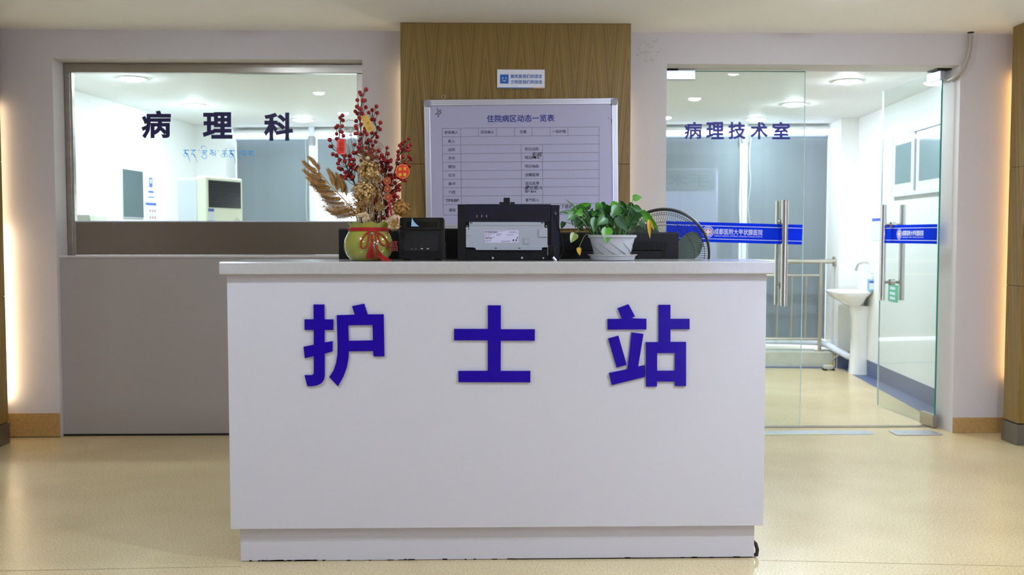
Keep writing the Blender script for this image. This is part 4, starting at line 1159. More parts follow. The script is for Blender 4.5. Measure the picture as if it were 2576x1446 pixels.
MB().tube([P(*V6(x, y), 3.8612) for x, y in ((825, 994), (842, 1010), (842, 1120), (838, 1215), (826, 1230), (770, 1230))], 0.0007, 4).build('printed_outline', 'tag_white', rt_)
for ch, y in (('大', 1060), ('吉', 1150)):
    a = V6(745, y - 35); b = V6(815, y + 35); text_px(ch, a[0], a[1], b[0], b[1], 3.8615, 'tag_mid_red', rt_, bold=0.02)
def circ(px, r, n=24): return [(px[0] + r * math.cos(2 * PI * i / n), px[1] + r * math.sin(2 * PI * i / n)) for i in range(n)]
rd_ = tagplate('round red new year greeting tag among the right berries', circ(V5(1315, 245), 86 / 4.821), 3.872, 'tag_red')
ring(rd_, V5(1315, 245), 84 / 4.821, 3.8715, 'tag_yellow', 0.05)
for ch, x, y in (('恭', 1285, 218), ('贺', 1342, 215), ('新', 1288, 285), ('春', 1342, 285)):
    a = V5(x - 20, y - 21); b = V5(x + 20, y + 21); text_px(ch, a[0], a[1], b[0], b[1], 3.8716, 'tag_yellow', rd_, bold=0.03)
nyt = None
td = thing('hanging_tag', 'strip of three dark red discs with gold characters on the right branch', 'tag', P(*V5(1135, 455), 3.86), 'new year tags in the vase')
for ch, x, y in (('新', 1128, 362), ('年', 1135, 460), ('好', 1140, 558)):
    q = [P(px_, py_, 3.862) for px_, py_ in circ(V5(x, y), 44 / 4.821)]
    n = len(q)
    MB().add(q + [p + Vector((0, 0.0012, 0)) for p in q], [tuple(range(n)), tuple(range(n, 2 * n))[::-1]] + [(i, (i + 1) % n, n + (i + 1) % n, n + i) for i in range(n)]).build('disc', 'tag_dark_red', td)
    ring(td, V5(x, y), 42 / 4.821, 3.8613, 'gold_foil', 0.10)
    a = V5(x - 18, y - 22); b = V5(x + 18, y + 22); text_px(ch, a[0], a[1], b[0], b[1], 3.8615, 'gold_foil', td, bold=0.015)
for k, (x, y, s_) in enumerate(((1258, 560, 1.0), (1250, 830, 1.1), (1135, 990, 0.9))):
    c = P(*V5(x, y), 3.855)
    lf = thing('red_paper_leaf', ('small red paper leaf below the round greeting tag', 'small red paper leaf beside the receipt printer', 'small red paper leaf on the shoulder of the vase')[k], 'paper leaf', c, 'red paper leaves in the vase')
    MB().add([c + Vector((x_ * 0.005 * s_, y_, z_ * 0.008 * s_)) for x_, y_, z_ in ((0, 0, 1.3), (1, 0, 0), (0.2, 0, -1.3), (-0.8, 0, 0), (0.1, -0.002, 0))], [(0, 1, 4), (1, 2, 4), (2, 3, 4), (3, 0, 4)]).build('blade', 'tag_dark_red', lf, fix=False)
rbn = thing('red_ribbon', 'narrow dark red ribbon hanging down among the right berries', 'ribbon', P(*V5(1165, 700), 3.856))
q = [P(*V5(x, y), 3.856) for x, y in ((1150, 600), (1160, 660), (1172, 720), (1180, 780))]
w_ = Vector((0.0042, 0, 0))
MB().add([p - w_ for p in q] + [p + w_ for p in q] + [p - w_ + Vector((0, 0.0006, 0)) for p in q] + [p + w_ + Vector((0, 0.0006, 0)) for p in q], [(i, i + 1, 5 + i, 4 + i) for i in range(3)] + [(8 + i, 12 + i, 13 + i, 9 + i) for i in range(3)]).build('band', 'tag_dark_red', rbn, fix=False)
# red paper-cut fortune charm hanging at the vase's right side
fu = thing('fortune_charm', 'shade-darkened red cut-out fortune character charm leaning on the vase side', 'charm', P(985, 610, 3.88))
a0_ = P(972, 634, 3.852); text('福', a0_, Vector((0.044, 0.01, 0.003)), Vector((-0.002, 0, 0.042)), Vector((0, -1, 0)), 'charm_shaded_red', fu, bold=0.022, name='character', th=0.001)

# ================================================================== RECEIPT PRINTER
R0 = P(1003, 650, 3.90); R1 = P(1115, 650, 3.90)
rx0, rx1 = R0.x, R1.x; rz = TOP; rh = PZv(1060, 547, 3.96) - TOP
rp = thing('receipt_printer', 'black receipt printer with a curl of paper beside the vase', 'printer', ((rx0 + rx1) / 2, 3.97, TOP))
def side_prism(x0, x1, prof_, m, nm, par, bevel=0):
    b = MB(); n = len(prof_)
    b.add([(x0, y, z) for y, z in prof_] + [(x1, y, z) for y, z in prof_], [tuple(range(n)), tuple(range(n, 2 * n))[::-1]] + [(i, (i + 1) % n, n + (i + 1) % n, n + i) for i in range(n)])
    return b.build(nm, m, par, bevel=bevel)
y0 = 3.895
side_prism(rx0, rx1, [(y0 + 0.003, rz + 0.006), (y0, rz + 0.045), (y0 + 0.004, rz + 0.112), (y0 + 0.016, rz + 0.118), (y0 + 0.060, rz + rh), (y0 + 0.155, rz + rh - 0.006), (y0 + 0.16, rz + 0.006)], 'black_plastic', 'body', rp, 0.004)
side_prism(rx0 + 0.020, rx1 - 0.020, [(y0 - 0.0015, rz + 0.036), (y0 + 0.001, rz + 0.105), (y0 + 0.01, rz + 0.105), (y0 + 0.01, rz + 0.036)], 'charcoal_plastic', 'front_cover', rp, 0.002)
sl = Vector((0, 0.044, rh - 0.118)).normalized(); so = Vector((0, -sl.z, sl.y))
so = Vector((0, -sl.z, sl.y)); so = Vector((0, -(rh - 0.118), 0.044)).normalized()
pb = Vector((0, y0 + 0.016, rz + 0.118))
def slope_box(x0, x1, s0_, s1_, d0, d1, m, nm):
    return MB(lambda p: Vector((p.x, pb.y + sl.y * p.y + so.y * p.z, pb.z + sl.z * p.y + so.z * p.z))).box(x0, x1, s0_, s1_, d0, d1).build(nm, m, rp, bevel=0.0015)
slope_box(rx0 + 0.016, rx1 - 0.012, 0.004, 0.058, -0.002, 0.0025, 'charcoal_plastic', 'lid')
slope_box(rx0 + 0.030, rx1 - 0.024, 0.012, 0.042, 0.0015, 0.0035, 'black_matte', 'paper_slot')
c = P(1041, 568, 3.915)
pp = MB(); n = 8
cv = []
for i in range(n + 1):
    t = i / n
    xl = P(1034, 569, 3.91).x; w = 0.031 * (1 - t) ** 1.6 + 0.0008
    zz = P(1034, 569.5, 3.91).z + t * 0.034; yy = 3.912 - 0.004 * math.sin(PI * t) + 0.012 * t
    cv += [(xl + 0.003 * t, yy, zz), (xl + 0.003 * t + w, yy + 0.004, zz)]
pp.add(cv, [(2 * i, 2 * i + 1, 2 * i + 3, 2 * i + 2) for i in range(n)])
pp.add([(a, b + 0.0004, c_) for a, b, c_ in cv], [(2 * i, 2 * i + 2, 2 * i + 3, 2 * i + 1) for i in range(n)])
pp.build('paper', 'paper_blue', rp, fix=False)
for x in (1061, 1076):
    a = P(x, 625.5, y0 - 0.003)
    MB().sphere((a.x, y0 - 0.0005, a.z), 0.005, 12, 6, (1, 0.3, 0.5)).build('button', 'aluminium', rp, smooth=True)
for x in (1036, 1046):
    a = P(x, 626, y0 - 0.003)
    MB().box(a.x - 0.004, a.x + 0.004, y0 - 0.0012, y0, a.z - 0.0006, a.z + 0.0006).build('printed_mark', 'plastic_grey', rp)
for x in (rx0 + 0.025, rx1 - 0.025):
    for yy in (y0 + 0.025, y0 + 0.13):
        MB().cyl((x, yy, TOP + 0.0003), (x, yy, TOP + 0.008), 0.010, n=12).build('foot', 'rubber', rp)

# ================================================================== LASER PRINTER (seen from behind)
LY = 3.862
lx0_ = PXv(1153, 600, LY); lx1_ = PXv(1408, 600, LY); lzt = PZv(1280, 514, LY)
lp = thing('laser_printer', 'black laser printer seen from behind with grey rear cover in the middle of the counter', 'printer', ((lx0_ + lx1_) / 2, LY + 0.12, TOP))
def lbox(nm, m, x0, y0_, x1, y1_, d0, d1, par=lp, bevel=0.0015):     # pixel rectangle on the printer's back, depth d0..d1 behind the plane
    a = P(x0, y1_, LY); b = P(x1, y0_, LY)
    return MB().box(a.x, b.x, LY + d0, LY + d1, max(a.z, TOP + 0.0005), b.z).build(nm, m, par, bevel=bevel)
MB().box(lx0_ + 0.004, lx1_ - 0.004, LY + 0.012, 4.12, TOP + 0.006, lzt - 0.002).build('body', 'black_plastic', lp, bevel=0.005)
lbox('side_cover', 'black_plastic', 1151.5, 514, 1171, 656.2, 0.002, 0.02)
lbox('side_cover', 'navy_plastic', 1386, 515.5, 1407.5, 656.2, 0.002, 0.02)
up_ = lbox('upper_cover', 'navy_plastic', 1171, 513.5, 1386, 558, 0.004, 0.02)
lo = lbox('lower_tray', 'black_matte', 1171, 625, 1386, 656.2, 0.005, 0.02)
for i in range(1, 4):
    lbox('tray_rib', 'navy_plastic', 1186 + i * 50, 632, 1187.5 + i * 50, 654, 0.002, 0.006, lo, 0)
# vent slots
i = 0
for x in [1181, 1194] + [1194 + 6.0 * k for k in range(1, 18)] + [1319, 1324]:
    lbox('vent_slot', 'black_matte', x - 1.2, 549, x + 1.2, 553.3, 0.0034, 0.006, up_, 0)
for k in range(7):
    x = 1194 + 6.0 * k
    lbox('vent_slot', 'plastic_grey' if k % 2 else 'black_matte', x - 0.9, 540.5, x + 0.9, 546.5, 0.0034, 0.006, up_, 0)
for k in range(16):
    x = 1255 + 7.5 * k
    lbox('vent_rib', 'black_plastic', x - 1.4, 528, x + 1.4, 547, 0.003, 0.006, up_, 0)
# grey rear cover: shouldered outline
T7 = lambda x, y: (1170 + x / 10.733, 550 + y / 10.733)
def l2(pts): return [(P(*T7(x, y), LY).x, P(*T7(x, y), LY).z) for x, y in pts]
cov = MB().prism(l2([(110, 88), (2140, 92), (2140, 240), (2220, 245), (2222, 772), (2075, 778), (2070, 850), (290, 845), (285, 800), (215, 778), (22, 772), (22, 310), (105, 300)]), [], lambda a, b, d: (a, d, b), LY - 0.006, LY + 0.004).build('rear_cover', 'grey_panel', lp, bevel=0.0015)
def cbox(nm, m, x0, y0_, x1, y1_, d0, d1, bevel=0.0008):
    a = P(*T7(x0, y1_), LY); b = P(*T7(x1, y0_), LY)
    return MB().box(a.x, b.x, LY + d0, LY + d1, a.z, b.z).build(nm, m, cov, bevel=bevel)
cbox('cover_step', 'plastic_grey', 130, 168, 2090, 184, -0.0068, -0.006, 0.0003)
cbox('cover_seam', 'plastic_grey', 300, 782, 2065, 790, -0.0064, -0.006, 0)
cbox('square_boss', 'grey_panel', 1985, 270, 2210, 495, -0.011, -0.006, 0.0015)
cbox('side_boss', 'grey_panel', 25, 325, 135, 460, -0.008, -0.006, 0.001)
cbox('latch_dimple', 'plastic_grey', 1565, 525, 1720, 690, -0.0085, -0.006, 0.002)
cbox('latch_dimple_face', 'grey_panel', 1605, 565, 1685, 645, -0.0095, -0.0085, 0)
for x in (130, 2045): cbox('cover_slot', 'black_matte', x, 100, x + 70, 122, -0.0066, -0.006, 0)
for x in (795, 1435): cbox('cover_notch', 'black_matte', x, 785, x + 60, 806, -0.0068, -0.006, 0)
# rating label with printed lines
lab = cbox('rating_label', 'label_paper', 537, 312, 1442, 652, -0.0066, -0.006, 0)
pr = MB()
def pm(x0, y0_, x1, y1_):
    a = P(*T7(x0, y1_), LY - 0.007); b = P(*T7(x1, y0_), LY - 0.007)
    pr.add([(a.x, LY - 0.0069, a.z), (b.x, LY - 0.0069, a.z), (b.x, LY - 0.0069, b.z), (a.x, LY - 0.0069, b.z)], [(0, 1, 2, 3)])
rr_ = random.Random(3)
x = 612
while x < 866:
    w = rr_.choice((6, 10, 16)); pm(x, 348, x + w, 376); x += w + rr_.choice((5, 8))
x = 552
while x < 718:
    w = rr_.choice((6, 10, 16)); pm(x, 518, x + w, 544); x += w + rr_.choice((4, 7))
for x0, x1, y_ in ((612, 1060, 332), (552, 800, 402), (552, 705, 432), (850, 980, 404), (850, 950, 430), (850, 945, 456), (552, 660, 474), (552, 790, 502), (552, 706, 580), (552, 684, 608), (1178, 1386, 352), (1178, 1416, 378), (1118, 1306, 436), (980, 1222, 602), (980, 1205, 626), (1284, 1420, 628)):
    x = x0
    while x < x1:
        w = rr_.uniform(6, 22); pm(x, y_ - 5, min(x + w, x1), y_ + 5); x += w + rr_.uniform(4, 9)
pm(1400, 488, 1424, 512); pm(1396, 522, 1426, 544)
for cx_, cy_, r_ in ((573, 353, 24), (1304, 580, 24), (1380, 580, 22)):
    cc = P(*T7(cx_, cy_), LY - 0.007)
    k = r_ / 10.733 * LY / F_PX
    n = 16
    pr.add([(cc.x + math.cos(a) * k, LY - 0.0069, cc.z + math.sin(a) * k) for a in [2 * PI * i / n for i in range(n)]], [tuple(range(n))])
pr.build('label_print', 'print_black', lab, fix=False)
lg = P(*T7(573, 353), LY - 0.007); text('hp', Vector((lg.x - 0.0026, LY - 0.0070, lg.z - 0.0026)), Vector((0.0052, 0, 0)), Vector((0, 0, 0.0052)), Vector((0, -1, 0)), 'label_paper', lab, th=0.0001, name='maker_mark')
def screw(px, py, r=0.004):
    a = P(px, py, LY)
    MB().cyl((a.x, LY - 0.001, a.z), (a.x, LY + 0.006, a.z), r, n=14).build('screw', 'aluminium', lp)
for q_ in ((1239.8, 648.8, 0.0042), (1313.3, 648.4, 0.0042), (1367, 649, 0.003), (1175, 568, 0.002), (1374.5, 568.5, 0.002)): screw(*q_)
lbox('metal_tab', 'aluminium', 1171.8, 571, 1179, 579, -0.002, 0.004)
so_ = lbox('power_socket', 'charcoal_plastic', 1378, 616.5, 1398.5, 642, -0.001, 0.006)
lbox('socket_rim', 'plastic_grey', 1377, 616, 1378.6, 642, -0.002, 0.006, so_, 0)
lbox('plug', 'black_matte', 1383, 620, 1395, 637, -0.016, -0.001)
for x0, x1, y_ in ((1266.7, 1282.5, 497.5),):
    a = P(x0, 515, LY + 0.02); b = P(x1, y_, LY + 0.02)
    MB().box(a.x, b.x, LY + 0.01, LY + 0.03, a.z, b.z).build('paper_stop', 'black_plastic', lp, bevel=0.001)
for x0, x1 in ((1256, 1267), (1283.5, 1295)):
    a = P(x0, 515, LY + 0.02); b = P(x1, 508.2, LY + 0.02)
    MB().box(a.x, b.x, LY + 0.012, LY + 0.03, a.z, b.z).build('paper_guide', 'charcoal_plastic', lp, bevel=0.001)
# cords
N8 = lambda x, y: (980 + x / 5.6, 480 + y / 5.6)
pc = thing('power_cord', 'black power cord plugged into the laser printer', 'cable', P(1396, 652, LY - 0.012))
cpts = [(*N8(2310, 800), LY - 0.014), (*N8(2315, 860), LY - 0.018), (*N8(2300, 910), LY - 0.014), (*N8(2305, 955), LY - 0.012), (*N8(2340, 980), LY - 0.01)]
MB().tube([Vector(p) for p in smoothpts([tuple(P(*c_)) for c_ in cpts])], 0.0036, 8).build('cord', 'black_matte', pc, smooth=True)
MB().cyl(P(*N8(2300, 935), LY - 0.012), P(*N8(2345, 985), LY - 0.012), 0.0052, n=10).build('cord_label', 'aluminium', pc, smooth=True)
uc = thing('usb_cable', 'thin black data cable looping down the right side of the laser printer', 'cable', P(1407, 654, LY + 0.0))
upts = [(2330, 320), (2350, 370), (2380, 480), (2410, 640), (2440, 740), (2445, 820), (2420, 900), (2380, 960)]
MB().tube([Vector(p) for p in smoothpts([tuple(P(*N8(x, y), LY - 0.006 if x < 2390 else LY + 0.01)) for x, y in upts])], 0.0022, 7).build('cord', 'black_matte', uc, smooth=True)
MB().tube([P(*N8(2330, 300), LY - 0.004), P(*N8(2340, 345), LY - 0.008)], 0.005, 8).build('plug', 'charcoal_plastic', uc, smooth=True)

# ================================================================== MONITORS (backs)
def monitor(px_a, px_b, py_t, Y, label, vents):
    x0 = PXv(px_a, py_t, Y); x1 = PXv(px_b, py_t, Y); zt = PZv((px_a + px_b) / 2, py_t, Y)
    c = (x0 + x1) / 2
    t = thing('computer_monitor', label, 'monitor', (c, Y + 0.05, 0.75), 'monitors behind the counter')
    MB().box(x0, x1, Y, Y + 0.022, zt - 0.325, zt).build('shell', 'black_plastic', t, bevel=0.006, seg=3)
    MB().box(x0 + 0.012, x1 - 0.012, Y + 0.0222, Y + 0.0235, zt - 0.305, zt - 0.012).build('screen', 'screen_black', t)
    MB().add([(x0 + 0.06, Y - 0.0005, zt - 0.30), (x1 - 0.06, Y - 0.0005, zt - 0.30), (x1 - 0.06, Y - 0.0005, zt - 0.055), (x0 + 0.06, Y - 0.0005, zt - 0.055), (x0 + 0.08, Y - 0.018, zt - 0.28), (x1 - 0.08, Y - 0.018, zt - 0.28), (x1 - 0.08, Y - 0.018, zt - 0.085), (x0 + 0.08, Y - 0.018, zt - 0.085)],
             [(0, 1, 5, 4), (1, 2, 6, 5), (2, 3, 7, 6), (3, 0, 4, 7), (4, 5, 6, 7), (0, 3, 2, 1)]).build('rear_bulge', 'black_plastic', t)
    MB().box(c - 0.03, c + 0.03, Y - 0.035, Y - 0.019, 0.76, zt - 0.16).build('stand_neck', 'black_plastic', t, bevel=0.003)
    MB().box(c - 0.12, c + 0.12, Y - 0.10, Y + 0.09, 0.7505, 0.762).build('stand_base', 'black_plastic', t, bevel=0.003)
    if vents:
        a = P(vents[0], vents[3], Y - 0.0185); b = P(vents[1], vents[2], Y - 0.0185)
        rc = MB().box(a.x, b.x, Y - 0.0192, Y - 0.0182, a.z, b.z).build('vent_recess', 'black_matte', t)
        n = 28
        for i in range(n):
            x = a.x + (b.x - a.x) * (i + 0.5) / n
            MB().box(x - 0.0009, x + 0.0009, Y - 0.0204, Y - 0.0193, a.z + 0.003, b.z - 0.003).build('vent_rib', 'charcoal_plastic', rc)
    return t
monitor(851, 1158, 574.5, 4.27, 'black monitor back behind the vase and receipt printer', (950, 1100, 612, 630))
monitor(1404, 1708, 584, 4.27, 'black monitor back with ribbed vents behind the potted plant', (1420, 1680, 609.5, 629))

# ================================================================== POTTED POTHOS
PY_ = 3.90
PC = P(1541, 652, PY_)
sau = thing('plant_saucer', 'shallow white plastic saucer under the pothos pot', 'saucer', (PC.x, PY_, TOP))
MB().lathe([(0.0001, 0.0005), (0.080, 0.0005), (0.084, 0.003), (0.0905, 0.019), (0.097, 0.0215), (0.0965, 0.0235), (0.088, 0.021), (0.080, 0.006), (0.0001, 0.005)], (PC.x, PY_, TOP), 56).build('dish', 'pot_white', sau, smooth=True)
pt_ = thing('potted_pothos', 'pothos with glossy green leaves in a ribbed white pot on the counter', 'potted plant', (PC.x, PY_, TOP + 0.0065))
pcx = P(1540, 620, PY_).x
Q8 = lambda x, y: (1400 + x / 8.032, 480 + y / 8.032)
zr = PZv(1540, 480 + 895 / 8.032, PY_) - TOP
MB().lathe([(0.0001, 0.0065), (0.068, 0.0065), (0.0705, 0.012), (0.076, 0.045), (0.083, zr - 0.030), (0.0835, zr - 0.026), (0.088, zr - 0.012), (0.0945, zr - 0.008), (0.0955, zr), (0.092, zr + 0.001), (0.088, zr - 0.006), (0.084, zr - 0.012), (0.0001, zr - 0.013)], (pcx, PY_, TOP), 64).build('pot', 'pot_white', pt_, smooth=True)
MB().lathe([(0.0001, zr - 0.0125), (0.083, zr - 0.0125), (0.08, zr - 0.006), (0.0001, zr - 0.004)], (pcx, PY_, TOP), 32).build('soil', 'soil', pt_, smooth=True)
for k in range(7):
    a0 = -3.0 + k * 0.62
    pts = []
    for i in range(12):
        t = i / 11
        z = 0.012 + (zr - 0.042) * (1 - t)
        r = 0.0705 + (0.083 - 0.0705) * (z - 0.012) / (zr - 0.042) + 0.0004
        a = a0 + 1.15 * t ** 1.2
        pts.append((pcx + r * math.cos(a), PY_ + r * math.sin(a), TOP + z))
    MB().tube(pts, [0.0006 + 0.0010 * i / 11 for i in range(12)], 5).build('groove', 'pot_groove', pt_)
st_ = MB()
for k in range(150):
    a = random.uniform(0, 2 * PI); w = random.uniform(0.03, 0.09)
    r0_ = random.uniform(0.0885, 0.0915); r1_ = random.uniform(0.0935, 0.0962); h = random.uniform(0.0238, 0.0250)
    vs = []
    for da in (0, w / 2, w):
        for rr in (r0_, r1_): vs.append((PC.x + rr * math.cos(a + da), PY_ + rr * math.sin(a + da), TOP + h))
        vs.append((PC.x + (r1_ + 0.0004) * math.cos(a + da), PY_ + (r1_ + 0.0004) * math.sin(a + da), TOP + 0.0222))
    st_.add(vs, [(0, 1, 4, 3), (3, 4, 7, 6), (1, 2, 5, 4), (4, 5, 8, 7)])
st_.build('rust_stain', 'rust_stain', sau, kind='stuff', fix=False)
def leaf(b_px, t_px, hw_px, m, Y, tip_dy=0.0, cup=0.25, roll=0.0):
    b_ = P(*b_px, Y); t_ = P(*t_px, Y + tip_dy)
    d = t_ - b_; L_ = d.length; d.normalize()
    hw = hw_px * Y / F_PX
    s_ = d.cross(Vector((0, 1, 0))).normalized()
    n_ = s_.cross(d).normalized()
    if n_.y > 0: n_ = -n_
    s_ = (s_ * math.cos(roll) + n_ * math.sin(roll)); n_ = s_.cross(d).normalized()
    if n_.y > 0: n_ = -n_
    # heart outline: lobes reach a little behind the stalk
    st = [(-0.06, 0.52), (0.05, 0.86), (0.2, 1.0), (0.38, 0.93), (0.58, 0.72), (0.78, 0.40), (0.92, 0.15)]
    vs = []; fs = []
    for k, (t, w) in enumerate(st):
        sag = -n_ * (L_ * 0.10 * t * t)
        mid = b_ + d * (L_ * max(t, 0.0)) + sag
        for q, h in ((-1, 1.0), (-0.5, 0.35), (0, 0), (0.5, 0.35), (1, 1.0)):
            p = b_ + d * (L_ * (t if q else max(t, 0.0))) + s_ * (hw * w * q) + sag + n_ * (cup * hw * w * (abs(q) ** 1.4)) * 0.6
            vs.append(p)
    ti = len(vs); vs.append(t_ - n_ * (L_ * 0.10))
    for k in range(len(st) - 1):
        for j in range(4): fs.append((k * 5 + j, k * 5 + j + 1, k * 5 + j + 6, k * 5 + j + 5))
    k = len(st) - 1
    for j in range(4): fs.append((k * 5 + j, k * 5 + j + 1, ti))
    MB().add(vs, fs).build('leaf', m, pt_, smooth=True, fix=False)
    return b_
def petiole(a, b, bow=0.02, r=0.0012, m='stem_green'):
    mid = a.lerp(b, 0.55) + Vector((0, 0, bow))
    MB().tube([Vector(p) for p in smoothpts([tuple(a), tuple(mid), tuple(b)], 4)], r, 5).build('stem', m, pt_, smooth=True)
G, Bt, Dk, Gy, Ye, Pa = 'leaf_green', 'leaf_bright', 'leaf_dark', 'leaf_grey', 'leaf_yellow', 'leaf_pale'
leaves = [((370, 345), (175, 135), 24, G, 3.93, 0.03, 0.5, 0.9), ((470, 300), (728, 262), 46, Bt, 3.95, 0.02, 0.4, 0.4), ((345, 440), (72, 415), 42, G, 3.90, -0.02, 0.5, 0.4), ((330, 460), (208, 590), 80, G, 3.89, -0.02, 0.2, 0), ((420, 300), (500, 520), 92, G, 3.93, 0, 0.25, 0), ((560, 400), (470, 560), 80, Dk, 3.93, 0, 0.25, 0.2), ((400, 530), (385, 745), 80, Dk, 3.90, -0.02, 0.25, 0),
          ((520, 320), (662, 470), 36, Bt, 3.94, 0, 0.3, 0.4), ((640, 310), (655, 375), 30, Dk, 3.98, 0, 0.2, 0), ((680, 470), (738, 340), 34, G, 3.97, 0, 0.3, 0.3), ((880, 262), (790, 400), 70, Bt, 3.95, 0, 0.3, 0), ((890, 265), (1010, 370), 70, G, 3.96, 0, 0.3, 0.2), ((870, 330), (890, 440), 34, Gy, 3.92, 0, 0.2, 0.3),  # the short grey leaf at the end stands in for a whitish highlight
          ((1190, 335), (1135, 190), 82, Bt, 3.96, 0.02, 0.25, 0), ((1330, 345), (1010, 300), 46, G, 3.94, 0, 0.4, 0.5), ((1240, 330), (1130, 520), 100, G, 3.91, -0.02, 0.25, 0.1), ((1285, 225), (1435, 325), 36, G, 3.98, 0, 0.4, 0.4), ((1460, 260), (1580, 430), 62, G, 3.95, 0, 0.3, 0.1), ((1575, 355), (1772, 432), 44, Bt, 3.93, 0, 0.4, 0.4), ((1490, 365), (1705, 575), 42, Gy, 3.91, -0.02, 0.4, 0.5),
          ((1770, 450), (2055, 790), 74, Bt, 3.90, -0.03, 0.5, 0.45), ((1695, 600), (1800, 785), 52, Gy, 3.90, -0.02, 0.3, 0.1), ((1600, 455), (1770, 525), 42, G, 3.95, 0, 0.3, 0.3), ((1560, 480), (1600, 690), 100, Dk, 3.92, 0, 0.25, 0), ((1225, 535), (1445, 830), 78, Gy, 3.86, -0.03, 0.45, 0.35), ((985, 530), (830, 690), 92, G, 3.87, -0.02, 0.25, 0), ((1020, 560), (1180, 645), 70, Dk, 3.90, 0, 0.3, 0.2), ((800, 560), (762, 830), 92, G, 3.88, -0.02, 0.25, 0),
          ((1020, 755), (1020, 1062), 94, Bt, 3.825, -0.02, 0.3, 0), ((1548, 152), (1730, 118), 62, Bt, 3.95, 0, 0.25, -0.2), ((150, 632), (92, 770), 46, Dk, 3.90, -0.01, 0.4, 0.3), ((375, 870), (290, 1045), 72, Pa, 3.86, -0.02, 0.35, 0.1), ((700, 440), (600, 640), 90, Dk, 3.94, 0, 0.25, 0), ((760, 440), (900, 520), 74, Dk, 3.95, 0, 0.25, 0), ((1370, 360), (1250, 560), 96, Dk, 3.94, 0, 0.25, 0.1), ((1420, 420), (1520, 520), 80, Dk, 3.96, 0, 0.25, 0),
          ((940, 400), (1080, 500), 84, Dk, 3.96, 0, 0.25, 0), ((520, 560), (590, 530), 24, Pa, 3.92, 0, 0.3, 0), ((590, 610), (570, 680), 28, Ye, 3.91, 0, 0.3, 0), ((1060, 300), (1010, 420), 70, Dk, 3.98, 0, 0.25, 0), ((1330, 300), (1420, 420), 60, G, 3.97, 0, 0.3, 0.2), ((440, 290), (400, 400), 40, Bt, 3.95, 0, 0.3, 0.2), ((1500, 520), (1480, 600), 40, Bt, 3.93, 0, 0.3, 0.2)]
for b_, t_, hw, m, Y, td_, cup, roll in leaves:
    bp = leaf(Q8(*b_), Q8(*t_), hw * 1.22 / 8.032, m, Y, td_, cup, roll)
    root = Vector((pcx + max(-0.07, min(0.07, (bp.x - pcx) * 0.5)), PY_ + random.uniform(-0.03, 0.03), TOP + zr - 0.008))
    petiole(root, bp, 0.012 if bp.z > root.z + 0.02 else 0.045, 0.0012, 'stem_green')
rl_ = random.Random(21)
for k in range(44):                      # the crowded inner leaves
    x = rl_.uniform(360, 1720); y = rl_.uniform(330, 660)
    a = rl_.uniform(0.2, PI - 0.2) if rl_.random() < 0.75 else rl_.uniform(PI, 2 * PI)
    L_ = rl_.uniform(130, 200)
    bp = leaf(Q8(x, y), Q8(x + math.cos(a) * L_, y + math.sin(a) * L_ * 0.8), rl_.uniform(58, 84) / 8.032, rl_.choice([G, G, Dk, G, Bt]), rl_.uniform(3.90, 4.0), rl_.uniform(-0.03, 0.03), 0.3, rl_.uniform(-0.5, 0.5))
    petiole(Vector((pcx + max(-0.07, min(0.07, (bp.x - pcx) * 0.5)), PY_ + rl_.uniform(-0.03, 0.03), TOP + zr - 0.008)), bp, 0.01, 0.0011, 'leaf_green')
for k in range(24):                      # leaves hanging low around the rim
    x = rl_.uniform(420, 1660); y = rl_.uniform(520, 720)
    a = rl_.uniform(0.5, PI - 0.5)
    L_ = rl_.uniform(130, 190)
    bp = leaf(Q8(x, y), Q8(x + math.cos(a) * L_, y + math.sin(a) * L_ * 0.85), rl_.uniform(52, 80) / 8.032, rl_.choice([G, Dk, Dk]), rl_.uniform(3.87, 3.98), rl_.uniform(-0.03, 0.02), 0.3, rl_.uniform(-0.5, 0.5))
    petiole(Vector((pcx + max(-0.07, min(0.07, (bp.x - pcx) * 0.5)), PY_ + rl_.uniform(-0.03, 0.03), TOP + zr - 0.008)), bp, 0.02, 0.0011, 'leaf_green')
# the yellowed leaves
yb = leaf(Q8(1878, 600), Q8(1880, 965), 44 / 8.032, Ye, 3.87, -0.01, 0.9, 0.5)
petiole(Vector((pcx + 0.07, PY_, TOP + zr - 0.006)), yb, 0.03, 0.0011, 'leaf_pale')
yb2 = leaf(Q8(1890, 620), Q8(1975, 800), 30 / 8.032, Ye, 3.872, 0, 0.5, 0.3)
ys = leaf(Q8(452, 1150), Q8(470, 1310), 50 / 8.032, Ye, 3.845, 0, 0.5, 0.3)
petiole(Vector((pcx - 0.075, PY_ - 0.01, TOP + zr - 0.004)), ys, 0.03, 0.0009, 'leaf_pale')
for k in range(16):
    a = random.uniform(0, 2 * PI); r = random.uniform(0.01, 0.065)
    b_ = Vector((pcx + r * math.cos(a), PY_ + r * math.sin(a) * 0.8, TOP + zr - 0.008))
    petiole(b_, b_ + Vector((random.uniform(-0.03, 0.04), random.uniform(-0.02, 0.02), random.uniform(0.035, 0.06))), 0.006, 0.0011, random.choice(['stem_green', 'leaf_pale', 'stem_green', 'leaf_dark']))

